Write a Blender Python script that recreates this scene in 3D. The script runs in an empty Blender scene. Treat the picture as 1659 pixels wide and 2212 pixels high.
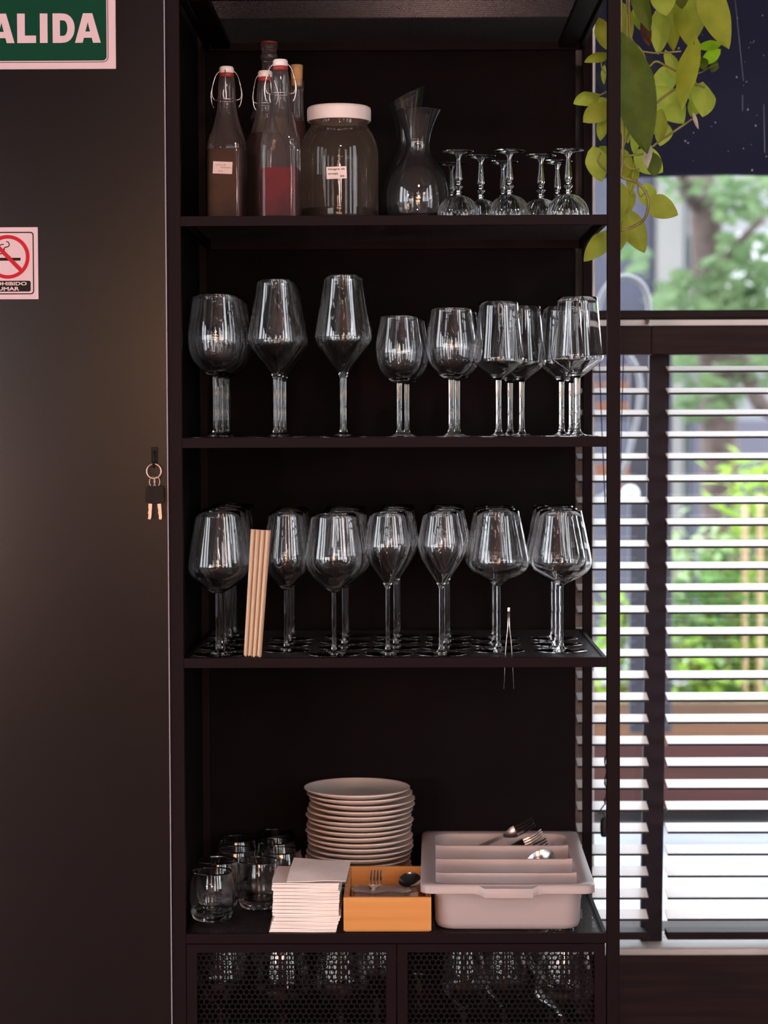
import bpy, bmesh, math, random
from mathutils import Vector, Matrix
random.seed(7)
PI = math.pi
sc = bpy.context.scene
C = sc.collection

# ------------------------------------------------------------------ camera
F = 4655.0            # focal length in pixels of the 1659 x 2212 frame
CAM = Vector((0.0, -3.88, 1.5))
cd = bpy.data.cameras.new('camera')
cam = bpy.data.objects.new('camera', cd); C.objects.link(cam)
cd.sensor_fit = 'VERTICAL'; cd.sensor_height = 36.0; cd.sensor_width = 27.0
cd.lens = F/2212*36.0
YAW, PITCH, ROLL = math.radians(0.45), math.radians(2.39), math.radians(-0.2)
MC = Matrix.Rotation(YAW, 4, 'Z') @ Matrix.Rotation(PI/2-PITCH, 4, 'X') @ Matrix.Rotation(ROLL, 4, 'Z')
cam.matrix_world = Matrix.Translation(CAM) @ MC
cd.dof.use_dof = True; cd.dof.focus_distance = 3.95; cd.dof.aperture_fstop = 3.2
cd.clip_end = 200
sc.camera = cam

# ------------------------------------------------------------------ world and exposure
w = bpy.data.worlds.new('overcast_sky'); sc.world = w; w.use_nodes = True
wn = w.node_tree.nodes; wl = w.node_tree.links
bg = wn['Background']
tc = wn.new('ShaderNodeTexCoord'); sx = wn.new('ShaderNodeSeparateXYZ'); cr = wn.new('ShaderNodeValToRGB')
wl.new(tc.outputs['Generated'], sx.inputs[0]); wl.new(sx.outputs['Z'], cr.inputs[0]); wl.new(cr.outputs[0], bg.inputs['Color'])
cr.color_ramp.elements[0].position = 0.0; cr.color_ramp.elements[0].color = (0.93, 0.96, 1.0, 1)
cr.color_ramp.elements[1].position = 0.9; cr.color_ramp.elements[1].color = (0.80, 0.90, 1.0, 1)
bg.inputs['Strength'].default_value = 7.0
sc.view_settings.view_transform = 'Standard'; sc.view_settings.look = 'None'
sc.view_settings.gamma = 1.0; sc.view_settings.exposure = 0.0; sc.view_settings.use_curve_mapping = False
try:
    cy = sc.cycles
    cy.max_bounces = 32; cy.transmission_bounces = 32; cy.transparent_max_bounces = 32
    cy.diffuse_bounces = 3; cy.glossy_bounces = 8
    cy.sample_clamp_indirect = 10.0; cy.blur_glossy = 0.3
    cy.use_denoising = True
except Exception:
    pass
LAMP = 62.0          # watts of one pendant
LAMPCOL_LOW = (1.0, 0.46, 0.29)    # table-height pendants
LAMPCOL = (1.0, 0.56, 0.48)
HC = 4.5             # ceiling height

# ------------------------------------------------------------------ helpers
def P(px, py, Y=0.0):
    """the place on the upright plane y=Y seen at pixel (px,py)"""
    d = MC.to_3x3() @ Vector(((px-829.5)/F, -(py-1106.0)/F, -1.0))
    t = (Y-CAM.y)/d.y
    return CAM + d*t
def PZ(px, py, z):
    d = MC.to_3x3() @ Vector(((px-829.5)/F, -(py-1106.0)/F, -1.0))
    return CAM + d*((z-CAM.z)/d.z)
def sc_at(Y): return F/(Y-CAM.y)      # pixels per metre

def tag(o, label=None, cat=None, group=None, kind=None):
    if label: o['label'] = label
    if cat: o['category'] = cat
    if group: o['group'] = group
    if kind: o['kind'] = kind
    return o
def empty(name, loc=(0, 0, 0), rot=(0, 0, 0)):
    o = bpy.data.objects.new(name, None); C.objects.link(o)
    o.empty_display_size = 0.05
    o.location = loc; o.rotation_euler = rot
    return o
def thing(name, label, cat, loc=(0, 0, 0), rot=(0, 0, 0), group=None):
    return tag(empty(name, loc, rot), label, cat, group)
def mesh_obj(name, me, mat=None, parent=None, loc=None, rot=None):
    o = bpy.data.objects.new(name, me); C.objects.link(o)
    if mat is not None and len(me.materials) == 0: me.materials.append(mat)
    if parent is not None: o.parent = parent
    if loc is not None: o.location = loc
    if rot is not None: o.rotation_euler = rot
    return o
def obj(name, bm, mat=None, parent=None, loc=None, rot=None, smooth=False, auto=None):
    me = bpy.data.meshes.new(name)
    bmesh.ops.recalc_face_normals(bm, faces=bm.faces)
    bm.to_mesh(me); bm.free()
    if smooth:
        for p in me.polygons: p.use_smooth = True
        if auto: me.set_sharp_from_angle(angle=math.radians(auto))
    return mesh_obj(name, me, mat, parent, loc, rot)
def dup(o, parent=None, **kw):
    c = o.copy(); C.objects.link(c)
    if parent is not None: c.parent = parent
    for ch in list(o.children): dup(ch, c)
    for k, v in kw.items():
        if k in ('label', 'group'): c[k] = v
        else: setattr(c, k, v)
    return c
def box(bm, x0, x1, y0, y1, z0, z1, bev=0.0, M=None):
    t = bmesh.new()
    bmesh.ops.create_cube(t, size=1.0)
    for v in t.verts:
        v.co = Vector(((x0+x1)/2+v.co.x*(x1-x0), (y0+y1)/2+v.co.y*(y1-y0), (z0+z1)/2+v.co.z*(z1-z0)))
    if bev > 0:
        bmesh.ops.bevel(t, geom=list(t.edges), offset=bev, segments=2, affect='EDGES', profile=0.5)
    merge(bm, t, M)
def merge(bm, t, M=None):
    if M is not None: bmesh.ops.transform(t, matrix=M, verts=t.verts)
    vm = {v: bm.verts.new(v.co) for v in t.verts}
    for f in t.faces:
        try:
            nf = bm.faces.new([vm[v] for v in f.verts]); nf.smooth = f.smooth
        except ValueError: pass
    t.free()
def cr_spline(pts, n=5):
    out = []
    m = len(pts)
    for i in range(m-1):
        p0 = pts[max(i-1, 0)]; p1 = pts[i]; p2 = pts[i+1]; p3 = pts[min(i+2, m-1)]
        for k in range(n):
            t = k/n
            out.append(tuple(0.5*((2*b)+(-a+c)*t+(2*a-5*b+4*c-d)*t*t+(-a+3*b-3*c+d)*t**3) for a, b, c, d in zip(p0, p1, p2, p3)))
    out.append(tuple(pts[-1]))
    return out
def lathe(bm, prof, seg=40, close_bottom=False, close_top=False, sq=None, flute=None):
    """prof: (r,z); sq(z)->superellipse amount 0..1; flute(z)->(amp,count)"""
    rings = []
    for r, z in prof:
        if r < 1e-6:
            rings.append([bm.verts.new((0, 0, z))]); continue
        ring = []
        for k in range(seg):
            a = 2*PI*k/seg; rr = r
            c, s = math.cos(a), math.sin(a)
            if sq:
                q = sq(z)
                if q > 0:
                    e = 2+q*5.0
                    rr = r*(1.0/((abs(c)**e+abs(s)**e)**(1/e)))
            if flute:
                am, n = flute(z); rr = rr*(1+am*abs(math.sin(a*n/2))-am/2)
            ring.append(bm.verts.new((rr*c, rr*s, z)))
        rings.append(ring)
    for A, B in zip(rings, rings[1:]):
        if len(A) == 1 and len(B) == 1: continue
        for k in range(seg):
            k2 = (k+1) % seg
            if len(A) == 1: bm.faces.new((A[0], B[k], B[k2]))
            elif len(B) == 1: bm.faces.new((A[k], A[k2], B[0]))
            else: bm.faces.new((A[k], A[k2], B[k2], B[k]))
    if close_bottom and len(rings[0]) > 1: bm.faces.new(rings[0])
    if close_top and len(rings[-1]) > 1: bm.faces.new(rings[-1])
def tube(bm, pts, r, seg=8, closed=False):
    pts = [Vector(p) for p in pts]; n = len(pts)
    rs = r if isinstance(r, (list, tuple)) else [r]*n
    rings = []; up = None
    for i, p in enumerate(pts):
        if closed: d = pts[(i+1) % n]-pts[i-1]
        else: d = pts[min(i+1, n-1)]-pts[max(i-1, 0)]
        if d.length < 1e-9: d = Vector((0, 0, 1))
        d.normalize()
        if up is None:
            up = d.orthogonal().normalized()
        else:
            up = (up-d*up.dot(d))
            up = up.normalized() if up.length > 1e-6 else d.orthogonal().normalized()
        v = d.cross(up)
        rings.append([bm.verts.new(p+(up*math.cos(2*PI*k/seg)+v*math.sin(2*PI*k/seg))*rs[i]) for k in range(seg)])
    rng = range(n) if closed else range(n-1)
    for i in rng:
        A, B = rings[i], rings[(i+1) % n]
        for k in range(seg):
            bm.faces.new((A[k], A[(k+1) % seg], B[(k+1) % seg], B[k]))
    if not closed:
        bm.faces.new(rings[0]); bm.faces.new(rings[-1])
def prism(bm, pts, y0, y1):
    """outline in x,z extruded along y"""
    a = [bm.verts.new((x, y0, z)) for x, z in pts]; b = [bm.verts.new((x, y1, z)) for x, z in pts]
    n = len(pts)
    bm.faces.new(a); bm.faces.new(b)
    for i in range(n): bm.faces.new((a[i], a[(i+1) % n], b[(i+1) % n], b[i]))
def ringprism(bm, outer, inner, y0, y1):
    n = len(outer)
    V = [[bm.verts.new((x, y, z)) for x, z in L] for L, y in ((outer, y0), (inner, y0), (outer, y1), (inner, y1))]
    for i in range(n):
        j = (i+1) % n
        bm.faces.new((V[0][i], V[0][j], V[1][j], V[1][i]))
        bm.faces.new((V[2][i], V[2][j], V[3][j], V[3][i]))
        bm.faces.new((V[0][i], V[0][j], V[2][j], V[2][i]))
        bm.faces.new((V[1][i], V[1][j], V[3][j], V[3][i]))
def rrect(x0, x1, z0, z1, r, n=6):
    pts = []
    for cx, cz, a0 in ((x1-r, z1-r, 0), (x0+r, z1-r, PI/2), (x0+r, z0+r, PI), (x1-r, z0+r, 1.5*PI)):
        for k in range(n+1):
            a = a0+PI/2*k/n; pts.append((cx+r*math.cos(a), cz+r*math.sin(a)))
    return pts
def loft(bm, rings, cap0=False, cap1=False):
    R = [[bm.verts.new(p) for p in r] for r in rings]
    n = len(R[0])
    for A, B in zip(R, R[1:]):
        for k in range(n): bm.faces.new((A[k], A[(k+1) % n], B[(k+1) % n], B[k]))
    if cap0: bm.faces.new(R[0])
    if cap1: bm.faces.new(R[-1])
def text_mesh(txt, size, bold=0.0, extrude=0.0003, ax=1.0, shear=0.0):
    cu = bpy.data.curves.new('lettering', 'FONT'); cu.body = txt; cu.size = size
    cu.offset = bold; cu.extrude = extrude; cu.shear = shear; cu.resolution_u = 3
    o = bpy.data.objects.new('lettering', cu); C.objects.link(o)
    bpy.context.view_layer.update()
    me = bpy.data.meshes.new_from_object(o)
    C.objects.unlink(o); bpy.data.objects.remove(o)
    return me
def text_on(name, txt, h, width, left, bot, y, mat, parent, bold=0.0, shear=0.0):
    """lettering facing the viewer (-y): cap height h, total width, lower-left corner"""
    me = text_mesh(txt, 0.05, bold, 0.0, shear=shear)
    xs = [v.co.x for v in me.vertices]; ys = [v.co.y for v in me.vertices]
    x0, x1, y0, y1 = min(xs), max(xs), min(ys), max(ys)
    for v in me.vertices:
        v.co = Vector((left+(v.co.x-x0)/(x1-x0)*width, y, bot+(v.co.y-y0)/(y1-y0)*h))
    return mesh_obj(name, me, mat, parent)

# ------------------------------------------------------------------ materials
def mat(name, col, rough=0.5, metal=0.0, spec=0.5, **kw):
    m = bpy.data.materials.new(name); m.use_nodes = True
    b = m.node_tree.nodes['Principled BSDF']
    b.inputs['Base Color'].default_value = (*col, 1); b.inputs['Roughness'].default_value = rough
    b.inputs['Metallic'].default_value = metal; b.inputs['Specular IOR Level'].default_value = spec
    for k, v in kw.items(): b.inputs[k.replace('_', ' ')].default_value = v
    return m
def noisy(name, c0, c1, scale=8.0, rough=0.5, stretch=(1, 1, 1), detail=4.0, bump=0.0, p0=0.35, p1=0.65, **kw):
    m = mat(name, c0, rough, **kw); nt = m.node_tree; b = nt.nodes['Principled BSDF']
    t = nt.nodes.new('ShaderNodeTexCoord'); mp = nt.nodes.new('ShaderNodeMapping'); n = nt.nodes.new('ShaderNodeTexNoise')
    r = nt.nodes.new('ShaderNodeValToRGB')
    mp.inputs['Scale'].default_value = stretch
    n.inputs['Scale'].default_value = scale; n.inputs['Detail'].default_value = detail
    nt.links.new(t.outputs['Object'], mp.inputs[0]); nt.links.new(mp.outputs[0], n.inputs['Vector'])
    nt.links.new(n.outputs['Fac'], r.inputs[0]); nt.links.new(r.outputs[0], b.inputs['Base Color'])
    r.color_ramp.elements[0].color = (*c0, 1); r.color_ramp.elements[0].position = p0
    r.color_ramp.elements[1].color = (*c1, 1); r.color_ramp.elements[1].position = p1
    if bump:
        bp = nt.nodes.new('ShaderNodeBump'); bp.inputs['Strength'].default_value = bump; bp.inputs['Distance'].default_value = 0.002
        nt.links.new(n.outputs['Fac'], bp.inputs['Height']); nt.links.new(bp.outputs[0], b.inputs['Normal'])
    return m
def glass_mat(name, col=(1, 1, 1), ior=1.5, rough=0.0):
    m = bpy.data.materials.new(name); m.use_nodes = True; nt = m.node_tree; nt.nodes.clear()
    o = nt.nodes.new('ShaderNodeOutputMaterial'); g = nt.nodes.new('ShaderNodeBsdfGlass')
    g.inputs['Color'].default_value = (*col, 1); g.inputs['IOR'].default_value = ior; g.inputs['Roughness'].default_value = rough
    nt.links.new(g.outputs[0], o.inputs[0]); return m
def pane_mat(name, tint=(1, 1, 1), ior=1.5, rough=0.0, dust=0.0, dustcol=(0.6, 0.6, 0.6)):
    """a thin pane or thin blown shell: clear with a Fresnel reflection"""
    m = bpy.data.materials.new(name); m.use_nodes = True; nt = m.node_tree; nt.nodes.clear()
    o = nt.nodes.new('ShaderNodeOutputMaterial'); t = nt.nodes.new('ShaderNodeBsdfTransparent'); g = nt.nodes.new('ShaderNodeBsdfGlossy')
    fr = nt.nodes.new('ShaderNodeFresnel'); mx = nt.nodes.new('ShaderNodeMixShader')
    t.inputs[0].default_value = (*tint, 1); g.inputs['Roughness'].default_value = rough
    fr.inputs['IOR'].default_value = ior
    nt.links.new(fr.outputs[0], mx.inputs[0]); nt.links.new(t.outputs[0], mx.inputs[1]); nt.links.new(g.outputs[0], mx.inputs[2])
    last = mx
    if dust > 0:
        d = nt.nodes.new('ShaderNodeBsdfDiffuse'); d.inputs[0].default_value = (*dustcol, 1)
        m2 = nt.nodes.new('ShaderNodeMixShader'); m2.inputs[0].default_value = dust
        nt.links.new(mx.outputs[0], m2.inputs[1]); nt.links.new(d.outputs[0], m2.inputs[2]); last = m2
    nt.links.new(last.outputs[0], o.inputs[0]); return m
def leaf_mat(name, c0, c1, trans=0.45, scale=30):
    m = noisy(name, c0, c1, scale, rough=0.5, detail=3, spec=0.2)
    nt = m.node_tree; b = nt.nodes['Principled BSDF']; o = nt.nodes['Material Output']
    tr = nt.nodes.new('ShaderNodeBsdfTranslucent'); mx = nt.nodes.new('ShaderNodeMixShader'); mx.inputs[0].default_value = trans
    src = b.inputs['Base Color'].links[0].from_socket
    nt.links.new(src, tr.inputs[0]); nt.links.new(b.outputs[0], mx.inputs[1]); nt.links.new(tr.outputs[0], mx.inputs[2])
    nt.links.new(mx.outputs[0], o.inputs['Surface']); return m
def emit(name, col, s):
    m = bpy.data.materials.new(name); m.use_nodes = True; nt = m.node_tree; nt.nodes.clear()
    o = nt.nodes.new('ShaderNodeOutputMaterial'); e = nt.nodes.new('ShaderNodeEmission')
    e.inputs[0].default_value = (*col, 1); e.inputs[1].default_value = s; nt.links.new(e.outputs[0], o.inputs[0]); return m

M_black = mat('black_metal', (0.0090, 0.0048, 0.0064), 0.5, spec=0.06)
M_panel = noisy('black_panel', (0.0028, 0.0014, 0.0019), (0.0048, 0.0026, 0.0032), 5, rough=0.75, spec=0.10)
M_wall = noisy('dark_wall_paint', (0.0040, 0.0022, 0.0034), (0.0050, 0.0030, 0.0042), 2.5, rough=0.23, spec=0.34)
M_edge = mat('pale_edge_strip', (0.26, 0.24, 0.33), 0.35)
M_plaster = noisy('rough_plaster', (0.30, 0.22, 0.20), (0.16, 0.11, 0.10), 25, rough=0.9, bump=0.5)
M_mesh = mat('black_perforated_sheet', (0.014, 0.009, 0.011), 0.38, 0.0, spec=0.3)
M_mesh_door = mat('black_door_mesh', (0.006, 0.004, 0.005), 0.5, 0.0, spec=0.08)
M_winframe = noisy('dark_window_wood', (0.012, 0.007, 0.009), (0.022, 0.012, 0.012), 14, rough=0.5, spec=0.12, stretch=(0.3, 6, 6))
M_band = mat('dark_mullion_paint', (0.014, 0.011, 0.018), 0.55, spec=0.15)
M_slat = noisy('white_painted_slat', (0.93, 0.93, 0.94), (0.96, 0.96, 0.96), 12, rough=0.35, spec=0.8, stretch=(0.2, 6, 6))
M_slat_edge = mat('unlit_slat_edge', (0.02, 0.018, 0.025), 0.6)  # unlit front edge of the white slats, shade put into the colour
M_white = mat('white_paint', (0.8, 0.8, 0.8), 0.5)
M_sill = noisy('grey_sill_stone', (0.35, 0.36, 0.34), (0.6, 0.6, 0.6), 9, rough=0.6, stretch=(0.4, 3, 3))
M_glass = glass_mat('clear_wine_glass', (0.985, 0.985, 0.985), 1.5)
M_crystal = glass_mat('cut_crystal', (0.98, 0.98, 0.98), 1.54)
M_bottle = pane_mat('bottle_glass', (0.90, 0.90, 0.90), 1.4, 0.02, dust=0.05, dustcol=(0.5, 0.45, 0.45))
M_jar = pane_mat('dusty_jar_glass', (0.80, 0.79, 0.77), 1.45, 0.03, dust=0.06, dustcol=(0.42, 0.34, 0.28))
M_decanter = pane_mat('decanter_glass', (0.93, 0.93, 0.93), 1.5, 0.01, dust=0.012)
M_pane = pane_mat('window_glass', (0.97, 0.97, 0.97), 1.45, 0.0)
M_porc = mat('white_porcelain', (0.78, 0.74, 0.72), 0.18)
M_lid = mat('white_plastic_lid', (0.74, 0.68, 0.66), 0.4)
M_red = mat('red_rubber', (0.32, 0.03, 0.03), 0.5)
M_wire = mat('bright_steel_wire', (0.75, 0.72, 0.70), 0.28, 1.0)
M_cork = noisy('cork', (0.55, 0.33, 0.14), (0.40, 0.22, 0.09), 60, rough=0.85)
M_steel = mat('stainless_steel', (0.55, 0.53, 0.52), 0.22, 1.0)
M_brass = mat('warm_key_steel', (0.55, 0.40, 0.33), 0.4, 0.8)
M_label = noisy('paper_label', (0.82, 0.72, 0.70), (0.76, 0.66, 0.64), 20, rough=0.8)
M_ink = mat('black_ink', (0.02, 0.018, 0.02), 0.7)
M_ink2 = mat('faded_ink', (0.38, 0.32, 0.30), 0.7)
def liquid(name, c0, c1, rough=0.6, **kw): return noisy(name, c0, c1, 14, rough=rough, detail=3, spec=0.1, **kw)
M_liqbrown = liquid('amber_brown_liquid', (0.075, 0.035, 0.014), (0.035, 0.016, 0.008))
M_liqpink = liquid('crimson_liquid', (0.15, 0.003, 0.014), (0.06, 0.002, 0.008))
M_liqdark = liquid('dark_red_liquid', (0.05, 0.006, 0.008), (0.02, 0.004, 0.005))
M_liqblack = liquid('black_vinegar', (0.010, 0.006, 0.004), (0.004, 0.003, 0.002), 0.1)
M_oil = liquid('yellow_oil', (0.16, 0.10, 0.02), (0.08, 0.05, 0.01))
M_card = mat('cream_card', (0.95, 0.76, 0.58), 0.6)
M_napkin = noisy('white_paper_napkin', (0.86, 0.78, 0.75), (0.80, 0.72, 0.68), 30, rough=0.9)
M_plate = mat('cream_glazed_stoneware', (0.86, 0.76, 0.70), 0.25)
M_tray = mat('grey_plastic_tray', (0.40, 0.345, 0.345), 0.38)
def wood_mat(name, c0, c1, sx=1.5, sz=55):
    m = noisy(name, c0, c1, 1.0, rough=0.42, stretch=(sx, sz, sz), detail=5, p0=0.3, p1=0.7); return m
M_bamboo = wood_mat('bamboo_wood', (0.50, 0.20, 0.045), (0.62, 0.29, 0.075), 3, 60)
M_green = mat('exit_green', (0.002, 0.048, 0.024), 0.55, spec=0.08)
M_signwhite = mat('sign_white', (0.64, 0.49, 0.53), 0.5, spec=0.1)
M_signred = mat('sign_red', (0.46, 0.016, 0.03), 0.5, spec=0.1)
M_signblack = mat('sign_black', (0.012, 0.010, 0.009), 0.5, spec=0.1)
M_leafs = [leaf_mat('leaf_light_green', (0.50, 0.62, 0.09), (0.40, 0.52, 0.07), 0.55),
           leaf_mat('leaf_mid_green', (0.37, 0.43, 0.04), (0.29, 0.36, 0.035), 0.5),
           leaf_mat('leaf_dark_green', (0.10, 0.15, 0.015), (0.07, 0.11, 0.012), 0.4),
           leaf_mat('leaf_olive_yellow', (0.38, 0.44, 0.06), (0.30, 0.36, 0.045), 0.5),
           leaf_mat('leaf_lime', (0.45, 0.75, 0.03), (0.38, 0.70, 0.02), 0.6),
           leaf_mat('leaf_brown', (0.09, 0.03, 0.02), (0.05, 0.02, 0.015), 0.2),
           leaf_mat('leaf_dry', (0.62, 0.58, 0.52), (0.40, 0.36, 0.28), 0.3)]
M_vine = noisy('vine_green', (0.26, 0.27, 0.06), (0.16, 0.13, 0.05), 40, rough=0.6)
M_floor = noisy('dark_floor', (0.05, 0.035, 0.03), (0.08, 0.055, 0.045), 3, rough=0.45)
M_roomwall = noisy('room_wall_paint', (0.04, 0.03, 0.026), (0.05, 0.04, 0.034), 2, rough=0.8)
M_ceil = mat('ceiling_paint', (0.03, 0.026, 0.024), 0.8)

# ------------------------------------------------------------------ key planes
ZS = [P(866, 465, 0).z, P(866, 945, 0).z, P(866, 1421, 0).z, P(866, 2017, 0).z]    # shelf top faces
ZTOP = P(866, -24, 0).z
XL, XR = P(397, 1420, 0).x, P(1312, 1420, 0).x        # inner clear width at the front
XLO, XRO = XL-0.025, XR+0.023
DEP = 0.54
RAIL = 0.018

# ------------------------------------------------------------------ the setting
def struct(name, bm, m, parent=None, **kw):
    o = obj(name, bm, m, parent, **kw)
    if parent is None: o['kind'] = 'structure'
    return o
b = bmesh.new(); box(b, -6.0, 4.0, -8.6, 0.9, -0.05, 0.0); struct('floor', b, M_floor)
b = bmesh.new(); box(b, -6.0, 4.0, -8.6, 0.9, HC, HC+0.1); struct('ceiling', b, M_ceil)
xw = P(350, 1100, 0).x
# the wall left of the shelving stands flush with its front
b = bmesh.new(); box(b, -6.0, XLO-0.001, 0.004, 0.9, 0.0, HC); struct('wall_left', b, M_wall)
# wall behind the shelving, ending in rough plaster at the window opening
XJ = P(1279, 1100, 0.66).x
XPL = P(1236, 1100, 0.66).x
ZSILL = P(1450, 2046, 0.60).z
b = bmesh.new(); box(b, XLO-0.001, XPL, 0.66, 0.9, 0.0, HC); struct('wall_rear', b, M_wall)
ZPL = P(1250, 952, 0.66).z; XD = P(1270, 600, 0.66).x
b = bmesh.new(); box(b, XPL, XJ, 0.66, 0.9, 0.0, ZPL); box(b, XD, XJ, 0.66, 0.9, ZPL, HC); struct('trim_1', b, M_plaster)
b = bmesh.new(); box(b, XPL, XD, 0.66, 0.9, ZPL, HC); struct('wall_corner', b, M_wall)
b = bmesh.new(); box(b, XJ, 4.0, 0.58, 0.9, 0.0, ZSILL-0.014); struct('wall_under_window', b, M_winframe)
b = bmesh.new(); box(b, XJ, 4.0, 0.66, 0.9, 2.9, HC); struct('wall_over_window', b, M_wall)
b = bmesh.new(); box(b, XJ-0.03, 4.0, 0.585, 0.74, ZSILL-0.014, ZSILL, 0.003); struct('trim_2', b, M_sill)
# rear of the room (behind the viewer) with two big windows
def wall_with_holes(name, y0, y1, x0, x1, z0, z1, holes):
    b = bmesh.new(); xs = x0
    for hx0, hx1, hz0, hz1 in holes:
        box(b, xs, hx0, y0, y1, z0, z1); box(b, hx0, hx1, y0, y1, z0, hz0); box(b, hx0, hx1, y0, y1, hz1, z1); xs = hx1
    box(b, xs, x1, y0, y1, z0, z1)
    return struct(name, b, M_roomwall)
HB = [(-5.8, -2.6, 0.6, 2.5), (-0.1, 0.5, 0.9, 4.0), (2.7, 3.8, 0.4, 4.0)]
wall_with_holes('wall_back', -8.6, -8.4, -6.0, 4.0, 0.0, HC, HB)
b = bmesh.new(); ys = -8.6
for a0, a1, z0, z1 in [(-6.6, -5.2, 0.6, 4.3), (-4.4, -3.0, 0.6, 4.3)]:
    box(b, 4.0, 4.15, ys, a0, 0, HC); box(b, 4.0, 4.15, a0, a1, 0, z0); box(b, 4.0, 4.15, a0, a1, z1, HC); ys = a1
box(b, 4.0, 4.15, ys, 0.9, 0, HC); struct('wall_right', b, M_roomwall)
HL = [(-7.8, -6.2, 0.6, 4.3), (-5.6, -4.1, 0.6, 4.3), (-3.4, -1.9, 0.6, 4.3)]
b = bmesh.new(); ys = -8.4
for a0, a1, z0, z1 in HL:
    box(b, -6.15, -6.0, ys, a0, 0, HC); box(b, -6.15, -6.0, a0, a1, 0, z0); box(b, -6.15, -6.0, a0, a1, z1, HC); ys = a1
box(b, -6.15, -6.0, ys, 0.9, 0, HC); struct('wall_side', b, M_roomwall)
n = 2
for hx0, hx1, hz0, hz1 in HB:
    r = empty('window_%d' % n); r['kind'] = 'structure'; n += 1
    b = bmesh.new()
    for k in range(3):
        x = hx0+(hx1-hx0)*k/2; box(b, x-0.03, x+0.03, -8.52, -8.46, hz0, hz1)
    for z in (hz0+0.03, (hz0+hz1)/2, hz1-0.03): box(b, hx0, hx1, -8.515, -8.465, z-0.03, z+0.03)
    obj('window_frame', b, M_winframe, r)
    b = bmesh.new(); box(b, hx0, hx1, -8.494, -8.488, hz0, hz1); obj('window_pane', b, M_pane, r)
# thin pale strip where the wall board meets the shelving
b = bmesh.new(); box(b, XLO-0.0022, XLO-0.0002, -0.0035, 0.02, 0.0, HC); struct('trim_3', b, M_edge)

# ------------------------------------------------------------------ window_1: upper glazing, transom, ledge, mullion
win = empty('window_1', (0, 0, 0)); win['kind'] = 'structure'
zt1, zt0 = P(1450, 671, 0.72).z, P(1450, 690, 0.72).z
b = bmesh.new(); box(b, XJ, 4.0, 0.70, 0.75, zt0, zt1, 0.003)
box(b, XJ, 4.0, 0.70, 0.75, 2.84, 2.9, 0.003)
obj('transom', b, M_winframe, win)
zl1, zl0 = P(1450, 691, 0.70).z, P(1450, 703, 0.70).z
b = bmesh.new(); box(b, XJ, 4.0, 0.69, 0.76, zl0-0.03, zl1-0.0005, 0.001); obj('window_ledge', b, M_white, win)
b = bmesh.new(); k0 = P(1398, 695, 0.68)
tube(b, [k0+Vector((0, 0.012, 0)), k0+Vector((0, 0, 0)), k0+Vector((0, -0.006, 0.002))], [0.006, 0.006, 0.004]); obj('catch', b, M_steel, win)
b = bmesh.new(); box(b, XJ, XJ+0.0085, 0.69, 0.76, zl0, 2.84, 0.001); box(b, XJ, XJ+0.0085, 0.70, 0.76, ZSILL, zl0, 0.001); obj('side_frame', b, M_white, win)
b = bmesh.new(); box(b, XJ+0.0085, 4.0, 0.722, 0.728, zt1, 2.84); obj('upper_pane', b, M_pane, win)
b = bmesh.new(); box(b, XJ+0.0085, 4.0, 0.722, 0.728, ZSILL, zl0-0.03); obj('lower_pane', b, M_pane, win)
b = bmesh.new()
# slightly leaning dark mullion between the two blinds
a0, a1 = P(1403, 764, 0.645), P(1446, 764, 0.645); b0, b1 = P(1384, 2033, 0.645), P(1430, 2033, 0.645)
V = [bm_v for bm_v in ()]
vs = [b.verts.new((p.x, y, p.z)) for y in (0.645, 0.668) for p in (a0, a1, b1, b0)]
for f in ((0, 1, 2, 3), (4, 5, 6, 7), (0, 1, 5, 4), (1, 2, 6, 5), (2, 3, 7, 6), (3, 0, 4, 7)): b.faces.new([vs[i] for i in f])
obj('mullion', b, M_band, win)
# drops on the outside of the pane
b = bmesh.new(); random.seed(3)
for i in range(46):
    px, py = random.uniform(1440, 1659), random.uniform(0, 380)
    p = P(px, py, 0.731); r = random.choice([0.0008, 0.001, 0.0014, 0.002])
    t = bmesh.new(); bmesh.ops.create_icosphere(t, subdivisions=1, radius=r)
    for v in t.verts: v.co = Vector((v.co.x, v.co.y*0.5, v.co.z*random.uniform(1, 1.4)))
    merge(b, t, Matrix.Translation(p))
for px, y0, y1, x2 in ((1588, 0, 175, 1606), (1650, 225, 330, 1652), (1604, 205, 240, 1604)):
    tube(b, [P(px, y0, 0.7305), P(x2, y1, 0.7305)], 0.00035, 5)
obj('water_drops', b, mat('pale_water_spots', (0.3, 0.33, 0.38), 0.3), win, smooth=True)['kind'] = 'stuff'

# ------------------------------------------------------------------ blinds
ys_ = [804+ (1942-804)*i/24 for i in range(25)]
def blind(x0, x1, label, tail):
    r = thing('venetian_blind', label, 'window blind', (x0, 0.60, 0))
    r.location = (0, 0, 0)
    e = bmesh.new(); s = bmesh.new()
    tilt = math.radians(12.5)
    for y in ys_+[1988]:
        z = P(1350, y, 0.585).z
        M = Matrix.Translation((0, 0.585, z)) @ Matrix.Rotation(tilt, 4, 'X')
        box(s, x0, x1, 0.0015, 0.048, 0.0, 0.0028, 0.0, M)
        box(e, x0, x1, -0.0009, 0.0014, -0.0011, 0.0028, 0.0, M)
    obj('slats', s, M_slat, r); obj('slat_edges', e, M_slat_edge, r)
    z0 = P(1350, 2030, 0.59).z
    b = bmesh.new(); box(b, x0, x1, 0.588, 0.636, z0, z0+0.016, 0.002); obj('bottom_rail', b, M_winframe, r)
    return r
xb0, xb1, xb2 = P(1247, 1100, 0.6).x, P(1400, 1400, 0.6).x, P(1441, 1400, 0.60).x
bl = blind(xb0, xb1, 'narrow white venetian blind behind the right end of the shelving, left of the dark upright', 0)
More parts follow.
